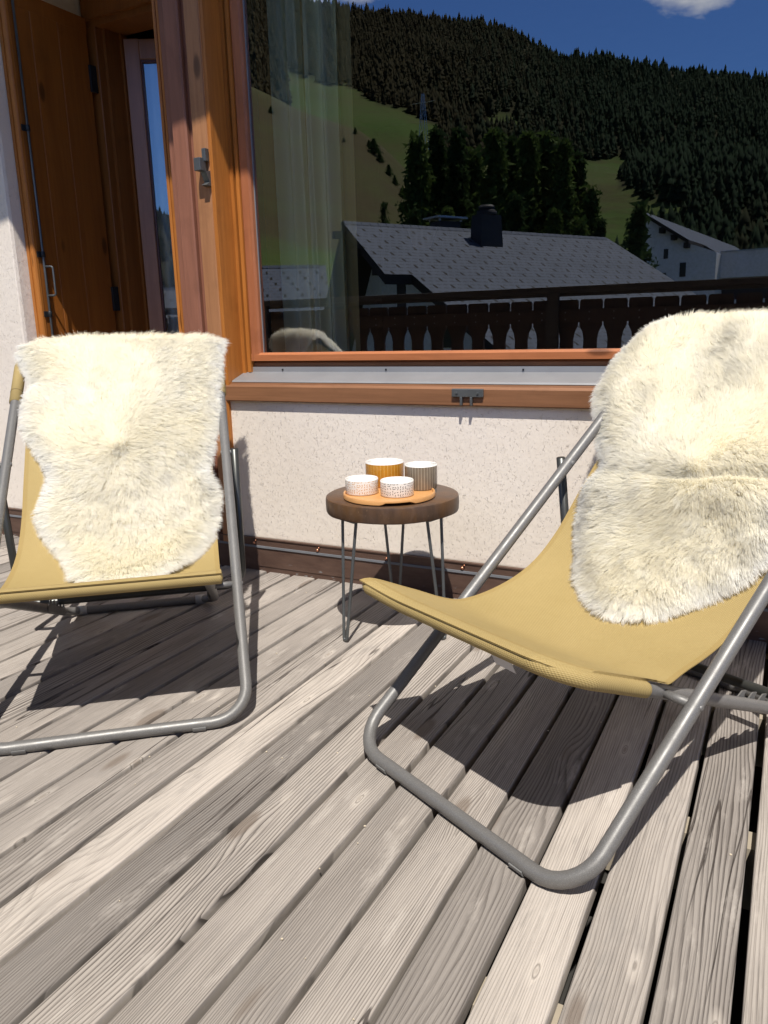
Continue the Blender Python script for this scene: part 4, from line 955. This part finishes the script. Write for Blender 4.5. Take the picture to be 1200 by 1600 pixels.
# white house with a roof sloping to the right
f2 = Fr((-7.377, 44.391, 6.225), 6.06, .655); root = empty('house', (f2.A.x, 2*YG-f2.A.y, -5)); tag(root, 'white plastered house with a shed roof, right of the large roof', 'house', 'neighbouring houses mirrored in the window')
mb = MB(); rp = [(-.5, -.25), (26, -.25), (26, 4.6), (3.2, 4.6), (3.0, 2.3), (-.5, 2.3)]
mb.poly([f2(u, v, -.655*v+.1) for u, v in rp], uv=rp); ro2 = mb.build('roof', m_tile, root, mir=True)
mb = MB(); mb.poly([f2(u, v, -.655*v-.08) for u, v in reversed(rp)])
for i in range(len(rp)): a_, b_ = rp[i], rp[(i+1) % 6]; mb.poly([f2(*a_, -.655*a_[1]+.098), f2(*b_, -.655*b_[1]+.098), f2(*b_, -.655*b_[1]-.08), f2(*a_, -.655*a_[1]-.08)])
for v in (.9, 1.5, 2.15): mb.prism([(v-.12, -.655*v-.36), (v+.12, -.655*v-.36), (v+.12, -.655*v-.1), (v-.12, -.655*v-.1)], -.42, .1, fr=lambda a_, b_, c_: f2(c_, a_, b_))
mb.build('eaves', m_dtim, ro2, mir=True)
mb = MB(); mb.poly([f2(0, 0, -11), f2(0, 2.25, -11), f2(0, 2.25, -1.62), f2(0, 0, -.12)]); mb.poly([f2(0, 2.25, -11), f2(0, 3.55, -11), f2(0, 3.55, -2.05), f2(0, 2.25, -1.55)])
mb.poly([f2(0, 3.55, -11), f2(26, 3.55, -11), f2(26, 3.55, -2.5), f2(0, 3.55, -2.05)]); mb.poly([f2(0, 0, -11), f2(0, 0, -.12), f2(26, 0, -.12), f2(26, 0, -11)]); mb.build('wall', m_white, root, mir=True)
mb = MB(); mb.prism([(1.2, 3.56), (1.2, 6.2), (5.5, 6.2), (5.5, 3.56)], -3.25, -2.0, fr=f2); mb.prism([(1.4, 3.56), (1.4, 6.0), (5.5, 6.0), (5.5, 3.56)], -11, -4.35, fr=f2); mb.build('balcony_block', m_white, root, mir=True)
mb = MB(); mb.prism([(1.1, 3.5), (1.1, 6.3), (5.6, 6.3), (5.6, 3.5)], -1.999, -1.93, fr=f2); mb.build('balcony_coping', m_strip, root, mir=True)
mb = MB(); mb.prism([(1.8, 3.57), (1.8, 5.9), (5.4, 5.9), (5.4, 3.57)], -4.349, -3.251, fr=f2); mb.build('window_band', m_win, root, mir=True)
for v0, v1, z0, z1 in ((.98, 1.2, -2.2, -1.72), (1.82, 2.12, -3.15, -2.45), (.9, 1.15, -3.4, -2.9)):
    mb = MB(); mb.prism([(v0, z0), (v1, z0), (v1, z1), (v0, z1)], -.03, .02, fr=lambda a_, b_, c_: f2(c_, a_, b_)); mb.build('window', m_win, root, mir=True)
mb = MB(); mb.prism([(3.0, 6.6), (3.0, 9.5), (5.4, 9.5), (5.4, 6.6)], -11, -1.1, fr=f2); mb.build('chimney_wall', m_white, root, mir=True)
rebase(root)

# ------------------------------------------------------------------ hillside (one sheet round the whole place)
skyt = [(-180, 7), (-120, 10), (-75, 16), (-50, 20), (-42, 21.3), (-35.7, 21.3), (-32.9, 20.7), (-26.7, 19.85), (-24.6, 19.6), (-22.5, 19.3), (-20, 19.05), (-18.35, 18.5), (-16.3, 17.4), (-15.1, 16.8), (-12.7, 16.7), (-10.3, 16.0), (-6.5, 15.2), (-2.8, 14.3), (4, 12.4), (10, 9.2), (14, 8.6), (22, 8.2), (60, 8), (120, 7), (180, 7)]
crest = [(-180, 0), (-60, 9), (-45, 15), (-35.6, 15.55), (-34.1, 14.9), (-32.5, 14.15), (-30.7, 13.6), (-28.6, 13.0), (-26.9, 11.9), (-25.4, 10.5), (-24.5, 9.4), (-22, 5), (-20, 0), (180, 0)]
meadow_top = [(-33, 16.4), (-32.1, 15.97), (-28.8, 15.1), (-26.8, 14.4), (-25.3, 13.9), (-24, 13.5), (-21.5, 12.6)]
rs = np.random.default_rng(5).uniform(-1, 1, (128, 128))
def vnoise(x, y, f):
    X = x*f+500; Y = y*f+500; i = np.floor(X).astype(int); j = np.floor(Y).astype(int); u = X-i; v = Y-j; u = u*u*(3-2*u); v = v*v*(3-2*v); h = lambda a_, b_: rs[a_ % 128, b_ % 128]
    return (h(i, j)*(1-u)+h(i+1, j)*u)*(1-v)+(h(i, j+1)*(1-u)+h(i+1, j+1)*u)*v
RS, R0, ZG = 820., 75., -7.6
def terrain(az, r):
    sk = np.tan(np.radians(lerp(skyt, az))); zs = .9+RS*sk-9; u = np.clip((r-R0)/(RS-R0), 0, 1.6)
    z = ZG+(zs-ZG)*np.where(u < 1, u**1.45, 1-.5*(u-1))
    X = r*np.sin(np.radians(az)); Y = r*np.cos(np.radians(az)); amp = np.clip((r-R0)/200, 0, 1)
    z = z+amp*(9*vnoise(X, Y, .008)+4*vnoise(X, Y, .02)+1.2*vnoise(X, Y, .07))*np.clip((RS*1.02-r)/200, .25, 1)
    zc = .9+215*np.tan(np.radians(lerp(crest, az))); q = np.clip((r-62)/(215-62), 0, 1)
    near = np.where(r < 215, ZG+(zc-ZG)*q**1.25, zc-.45*(r-215)); near = np.where(lerp(crest, az) < 1, -50, near)+amp*.6*vnoise(X, Y, .05)
    return np.maximum(z, near), near > z
azs = np.unique(np.r_[np.arange(-180, 180.1, 3.), np.arange(-48, 24, .5)]); rr_ = np.r_[np.arange(3, 60, 6.), np.geomspace(60, 1300, 120)]
AZ, RR = np.meshgrid(azs, rr_); Z, nearm = terrain(AZ, RR)
V = np.stack([RR*np.sin(np.radians(AZ)), 2*YG-RR*np.cos(np.radians(AZ)), Z], -1).reshape(-1, 3); na, nr = len(azs), len(rr_); idx = np.arange(na*nr).reshape(nr, na)
F = np.stack([idx[:-1, :-1], idx[1:, :-1], idx[1:, 1:], idx[:-1, 1:]], -1).reshape(-1, 4)
V = np.vstack([V, [[0, 2*YG, ZG]]]); 
def mk_grass():
    n = N('mountain meadow'); c = n.co(); a = n.noise(n.map(c, (.012, .012, .03)), 1, 6, .6); b_ = n.noise(n.map(c, (.3, .3, .5)), 1, 4, .65); d = n.noise(n.map(c, (.05, .05, .12)), 1, 4, .6)
    col = n.mix(n.ramp(a, [(.4, 0), (.62, 1)]), (.066, .112, .024), (.085, .095, .032)); col = n.mix(n.ramp(d, [(.5, 0), (.72, .7)]), col, (.08, .066, .034)); col = n.mix(n.ramp(b_, [(.5, 0), (.75, .5)]), col, (.038, .055, .013))
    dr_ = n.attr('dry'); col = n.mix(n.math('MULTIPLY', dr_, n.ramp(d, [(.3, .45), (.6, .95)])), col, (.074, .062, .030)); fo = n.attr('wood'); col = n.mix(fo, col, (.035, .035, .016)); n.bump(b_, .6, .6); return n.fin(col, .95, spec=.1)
m_grass = mk_grass()
def forest_mask(az, r, el, near):
    """True where wood grows"""
    n1 = 1.0*vnoise(az*3, r*.03, .35)
    m = np.ones(az.shape, bool)
    left = az < -23.2
    m &= ~(near)                                             # the near hill is meadow
    m &= ~(left & (el < lerp(meadow_top, az)+.25*n1) & (az > -33.2))
    m &= ~((az < -33.2) & near)
    clear = [(-13.6, 10.2), (-11.2, 10.5), (-10.9, 9.6), (-11.3, 8.9), (-9.9, 8.2), (-8.7, 7.8), (-7.3, 7.0), (-9.2, 6.2), (-9.6, 3.5), (-13.5, 3.5)]
    m &= ~inpoly(az+.22*n1, el+.22*n1, clear)
    m &= ~((az > -23) & (az < -13) & (el < 10.4+.4*n1) & (el > 2))
    m &= ~(inpoly(az, el, [(-20.5, 12.9), (-19, 13.6), (-18.1, 13.4), (-17.8, 12.6), (-20, 12.3)]))
    m &= (r > 150)
    return m
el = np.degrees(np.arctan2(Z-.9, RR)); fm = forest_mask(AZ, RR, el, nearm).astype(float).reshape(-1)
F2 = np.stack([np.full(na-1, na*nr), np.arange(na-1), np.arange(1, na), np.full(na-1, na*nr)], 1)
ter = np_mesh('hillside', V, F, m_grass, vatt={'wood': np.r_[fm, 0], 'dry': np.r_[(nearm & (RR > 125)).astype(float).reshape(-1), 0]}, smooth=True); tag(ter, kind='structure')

# forest: one mass of conifers on the mountain
def mk_conifer(name, c1, c2):
    n = N(name); k = n.attr('shade'); v = n.noise(n.map(n.co(), (2, 2, 2)), 1, 3); col = n.mix(k, c1, c2); col = n.mix(n.ramp(v, [(.4, 0), (.7, .5)]), col, tuple(x*1.5 for x in c2))
    n.fin(col, .9, spec=.1); tr = n.n('BsdfTranslucent'); n.set(tr.inputs[0], col); mx_ = n.n('MixShader'); mx_.inputs[0].default_value = .3; n.t.links.new(n.b.outputs[0], mx_.inputs[1]); n.t.links.new(tr.outputs[0], mx_.inputs[2]); n.t.links.new(mx_.outputs[0], n.out.inputs[0]); return n.m
def mk_forest():
    n = N('conifer wood'); k = n.attr('hue'); s = n.attr('shade'); col = n.mix(k, (.014, .040, .020), (.050, .040, .018)); col = n.mix(s, n.mix(.25, col, (.02, .03, .01)), n.mix(.15, col, (.07, .08, .04)))
    n.fin(col, .9, spec=.1); tr = n.n('BsdfTranslucent'); n.set(tr.inputs[0], col); mx_ = n.n('MixShader'); mx_.inputs[0].default_value = .3; n.t.links.new(n.b.outputs[0], mx_.inputs[1]); n.t.links.new(tr.outputs[0], mx_.inputs[2]); n.t.links.new(mx_.outputs[0], n.out.inputs[0]); return n.m
g = np.random.default_rng(3)
def scatter(n_, az0, az1, r0_, r1_):
    az = g.uniform(az0, az1, n_); r = np.sqrt(g.uniform(r0_**2, r1_**2, n_)); z, nr_ = terrain(az, r); el = np.degrees(np.arctan2(z-.9, r)); m = forest_mask(az, r, el, nr_); return az[m], r[m], z[m]
parts_ = [scatter(24000, -40, 3, 150, 880), scatter(4500, 3, 45, 200, 860), scatter(4500, -75, -40, 200, 860)]
az, r, z = [np.concatenate([p[i] for p in parts_]) for i in range(3)]; nt_ = len(az)
X = r*np.sin(np.radians(az)); Y = r*np.cos(np.radians(az)); Hh = np.clip(g.lognormal(2.0, .33, nt_), 3.5, 15)*np.where(r > 600, .85, 1); Hh *= .88; Wd = Hh*g.uniform(.24, .38, nt_)
hue = np.clip(.75-(az+21)/11+g.normal(0, .22, nt_), 0, 1)*np.clip((r-250)/150, .0, 1); hue = np.clip(hue+(az > -4)*(r < 330)*.6*g.uniform(0, 1, nt_), 0, 1)
K = 7; tiers = [(.04, 1.0, .42), (.24, .80, .62), (.44, .60, .80), (.64, .38, 1.0)]
Vs, Fs, Sh = [], [], []
base = 0
for (z0, w0, z1) in tiers:
    an = g.uniform(0, 2*PI, (nt_, 1))+np.linspace(0, 2*PI, K, endpoint=False)[None]; rad = Wd[:, None]*w0*g.uniform(.6, 1.2, (nt_, K)); zz = z[:, None]+Hh[:, None]*(z0+g.uniform(-.05, .05, (nt_, K)))
    ringv = np.stack([X[:, None]+rad*np.cos(an), 2*YG-(Y[:, None]+rad*np.sin(an)), zz], -1); apex = np.stack([X, 2*YG-Y, z+Hh*z1], -1)[:, None]
    vv = np.concatenate([ringv, apex], 1); Vs.append(vv.reshape(-1, 3)); b_ = base+np.arange(nt_)[:, None]*(K+1)
    for k in range(K): Fs.append(np.concatenate([b_+k, b_+K, b_+(k+1) % K], 1)); Sh.append(g.uniform(0, 1, nt_))
    base += nt_*(K+1)
F = np.concatenate(Fs); fs = np.concatenate(Sh); fh = np.tile(hue, len(tiers)*K)
fo_ = np_mesh('mountain_forest', np.concatenate(Vs), F, mk_forest(), fatt={'shade': fs, 'hue': fh}); tag(fo_, kind='stuff')
print('forest trees', nt_)

# near trees -------------------------------------------------------------
m_leaf = mk_conifer('spruce needles', (.025, .05, .018), (.06, .10, .03)); m_leaf2 = mk_conifer('larch needles', (.05, .085, .022), (.10, .15, .04)); m_bark = plain('bark', (.06, .045, .035), .9)
def conifer_mesh(H_, W0, seed, droop=.35, dens=1.0, open_=.0):
    g_ = np.random.default_rng(seed); V = []; F = []; S = []
    nb = int(150*dens)
    for i in range(nb):
        q = (i+g_.uniform())/nb; q = .06+.93*q; h = H_*q; L = W0*(1-q)**.8*g_.uniform(.65, 1.15)+.12; a_ = g_.uniform(0, 2*PI)
        if g_.uniform() < open_: continue
        nl = max(5, int(20*L/W0+5)); 
        for k in range(nl):
            s = (k+.5)/nl; c0 = np.array([math.cos(a_)*L*s, math.sin(a_)*L*s, h-droop*L*s*s+.1*L*s]); 
            for w2 in range(2):
                sz = (.13+.19*(1-s))*g_.uniform(.6, 1.2)*(W0/2.6); d = g_.normal(0, 1, 3); d[2] -= .7; d /= np.linalg.norm(d); e = np.cross(d, g_.normal(0, 1, 3)); e /= np.linalg.norm(e)
                c1 = c0+g_.normal(0, .13, 3)*(W0/2.6); b_ = len(V); V += [c1-e*sz*.55, c1+e*sz*.55, c1+d*sz*1.7]; F.append((b_, b_+1, b_+2)); S.append(g_.uniform())
    return np.array(V), np.array(F), np.array(S)
def near_tree(name, az, r, H_, W0, seed, mat, label, group, dens=1, open_=0, base_z=None, mesh=None, sc_=1):
    X_ = r*math.sin(R(az)); Y_ = 2*YG-r*math.cos(R(az)); z_ = float(terrain(np.array([az]), np.array([float(r)]))[0][0]) if base_z is None else base_z
    t = empty(name, (X_, Y_, z_)); tag(t, label, 'tree', group)
    if mesh: cm, tm = mesh
    else:
        V, F, S = conifer_mesh(H_, W0, seed, dens=dens, open_=open_); o_ = np_mesh('crown', V, F, mat, fatt={'shade': S}); cm = o_.data; bpy.data.objects.remove(o_)
        mb = MB(); mb.tube([(0, 0, -1), (0, 0, H_*.3), (.05, 0, H_*.6), (.02, 0, H_*.97)], [H_*.016, H_*.013, H_*.008, .02], 8)
        for k in range(10): a_ = k*2.4; h = H_*(.2+.07*k); mb.tube([(0, 0, h), (math.cos(a_)*W0*.5*(1-k/13), math.sin(a_)*W0*.5*(1-k/13), h+.05)], [.05, .015], 5)
        o_ = mb.build('trunk', m_bark, smooth=True); tm = o_.data; bpy.data.objects.remove(o_)
    for nm, me in (('crown', cm), ('trunk', tm)): o_ = bpy.data.objects.new(nm, me); C.objects.link(o_); o_.parent = t
    t.scale = (sc_*random.uniform(.9, 1.1), sc_*random.uniform(.9, 1.1), sc_); t.rotation_euler.z = random.uniform(0, 6); return (cm, tm)
protoA = near_tree('larch_tree', -24.6, 78, 26, 5.2, 1, m_leaf2, 'leftmost and widest tall larch of the tree group behind the big roof', 'dark trees behind the big roof', dens=3.0, base_z=-8)
protoB = near_tree('spruce_tree', -21.9, 80, 27, 4.4, 2, m_leaf, 'tall dark spruce left of the antenna like chimney cap behind the big roof', 'dark trees behind the big roof', dens=3.0, base_z=-8)
protoC = near_tree('larch_tree', -19.4, 76, 26, 5.0, 3, m_leaf2, 'tall open larch above the chimney in the group behind the big roof', 'dark trees behind the big roof', dens=2.8, open_=.15, base_z=-8)
ORD = ['', 'first', 'second', 'third', 'fourth', 'fifth', 'sixth', 'seventh', 'eighth', 'ninth', 'tenth', 'eleventh', 'twelfth']
rows = {'tall': [], 'low': []}
for (a_, r_, s_, pr) in ((-23.3, 82, 1.02, 1), (-20.8, 84, .99, 0), (-18.3, 82, .98, 1), (-17.2, 78, 1.0, 2), (-16.0, 80, 1.0, 0), (-14.9, 77, .96, 2), (-13.9, 80, .90, 1), (-13.0, 78, .80, 0), (-12.3, 76, .66, 1), (-24.9, 72, .70, 1), (-22.6, 70, .72, 2), (-20.1, 71, .68, 0), (-17.9, 70, .72, 1), (-15.4, 70, .70, 2), (-13.7, 70, .66, 0), (-26.0, 74, .5, 0), (-11.9, 74, .52, 2)):
    rows['tall' if s_ > .78 else 'low'].append((a_, r_, s_, pr))
for kind_ in rows:
  for i_, (a_, r_, s_, pr) in enumerate(sorted(rows[kind_])):
    near_tree(['larch_tree', 'spruce_tree', 'larch_tree'][pr], a_, r_, 0, 0, 0, None, ('tall dark tree behind the big roof, %s from the left in its row' if kind_ == 'tall' else 'lower tree before the tall ones behind the roof, %s from left') % ORD[i_+1], 'dark trees behind the big roof', base_z=-8, mesh=[protoA, protoB, protoC][pr], sc_=s_)
near_tree('spruce_tree', -26.95, 38, 9.2, 1.1, 8, m_leaf, 'small slim spruce standing alone behind the left end of the big roof', None, dens=.9, base_z=-2.6)
near_tree('spruce_tree', -9.9, 37, 11.2, 2.3, 9, m_leaf, 'bushy spruce between the big roof and the white house', None, dens=1.2, base_z=-5.4)
BL = ['dark bush in the middle of the bush row on the meadow slope', 'small dark bush just left of the middle of the bush row on the slope', 'dark bush right of the middle of the bush row on the slope', 'dark bush third from the right in the bush row on the slope', 'small bush standing apart, left of the bush row on the slope', 'tiny bush left of the row, beside the curtain on the slope', 'lone bush high on the slope at the left edge of the window', 'dark bush at the right end of the bush row, by the tall trees']
shp = near_tree('bush', -27.6, 200, 3.2, 2.4, 12, m_leaf, 'rounded dark bush at the upper left end of the bush row on the slope', 'bushes on the meadow slope', dens=.5)
for i_, (a_, r_, s_) in enumerate(((-27.2, 196, 1.0), (-27.9, 203, .8), (-26.6, 190, 1.1), (-26.2, 186, .9), (-28.8, 208, .7), (-29.6, 198, .5), (-34.4, 200, .7), (-25.7, 180, 1.0))):
    s_ *= .62; near_tree('bush', a_, r_, 0, 0, 0, None, BL[i_], 'bushes on the meadow slope', mesh=shp, sc_=s_)
# pylon on the wooded slope
PZ, PR = -24.2, 360; px_, py_ = PR*math.sin(R(PZ)), PR*math.cos(R(PZ)); pz_ = float(terrain(np.array([PZ]), np.array([float(PR)]))[0][0])
pyl = MB(); H_ = 34
for sx in (-1, 1):
    for sy in (-1, 1): pyl.tube([(px_+sx*2.4, py_+sy*2.4, pz_), (px_+sx*.4, py_+sy*.4, pz_+H_)], .12, 5)
for k in range(10):
    h0, h1_ = k/10, (k+1)/10; w0, w1_ = 2.4-2*h0, 2.4-2*h1_; s = 1 if k % 2 else -1
    pyl.tube([(px_-s*w0, py_-w0, pz_+H_*h0), (px_+s*w1_, py_-w1_, pz_+H_*h1_)], .08, 4); pyl.tube([(px_-w0, py_-s*w0, pz_+H_*h0), (px_-w1_, py_+s*w1_, pz_+H_*h1_)], .08, 4)
pyl.tube([(px_-5, py_, pz_+H_*.9), (px_+5, py_, pz_+H_*.9)], .12, 4)
tag(pyl.build('power_pylon', m_strip, mir=True), 'lattice power pylon on the wooded mountainside left of the tree group', 'pylon')
# light grit lying on the boards
gm = MB(); g_ = random.Random(4)
for _ in range(70):
    x = g_.uniform(-1.9, .1); y = g_.uniform(.7, 2.3); s = g_.uniform(.0009, .0022)
    P_ = [(x+s*math.cos(a_)*g_.uniform(.6, 1.2), y+s*math.sin(a_)*g_.uniform(.6, 1.2)) for a_ in (0, 1.25, 2.5, 3.8, 5.0)]; gm.prism(P_, .0012, .0012+s*.9)
tag(gm.build('grit', plain('pale grit', (.60, .52, .40), .8)), kind='stuff')
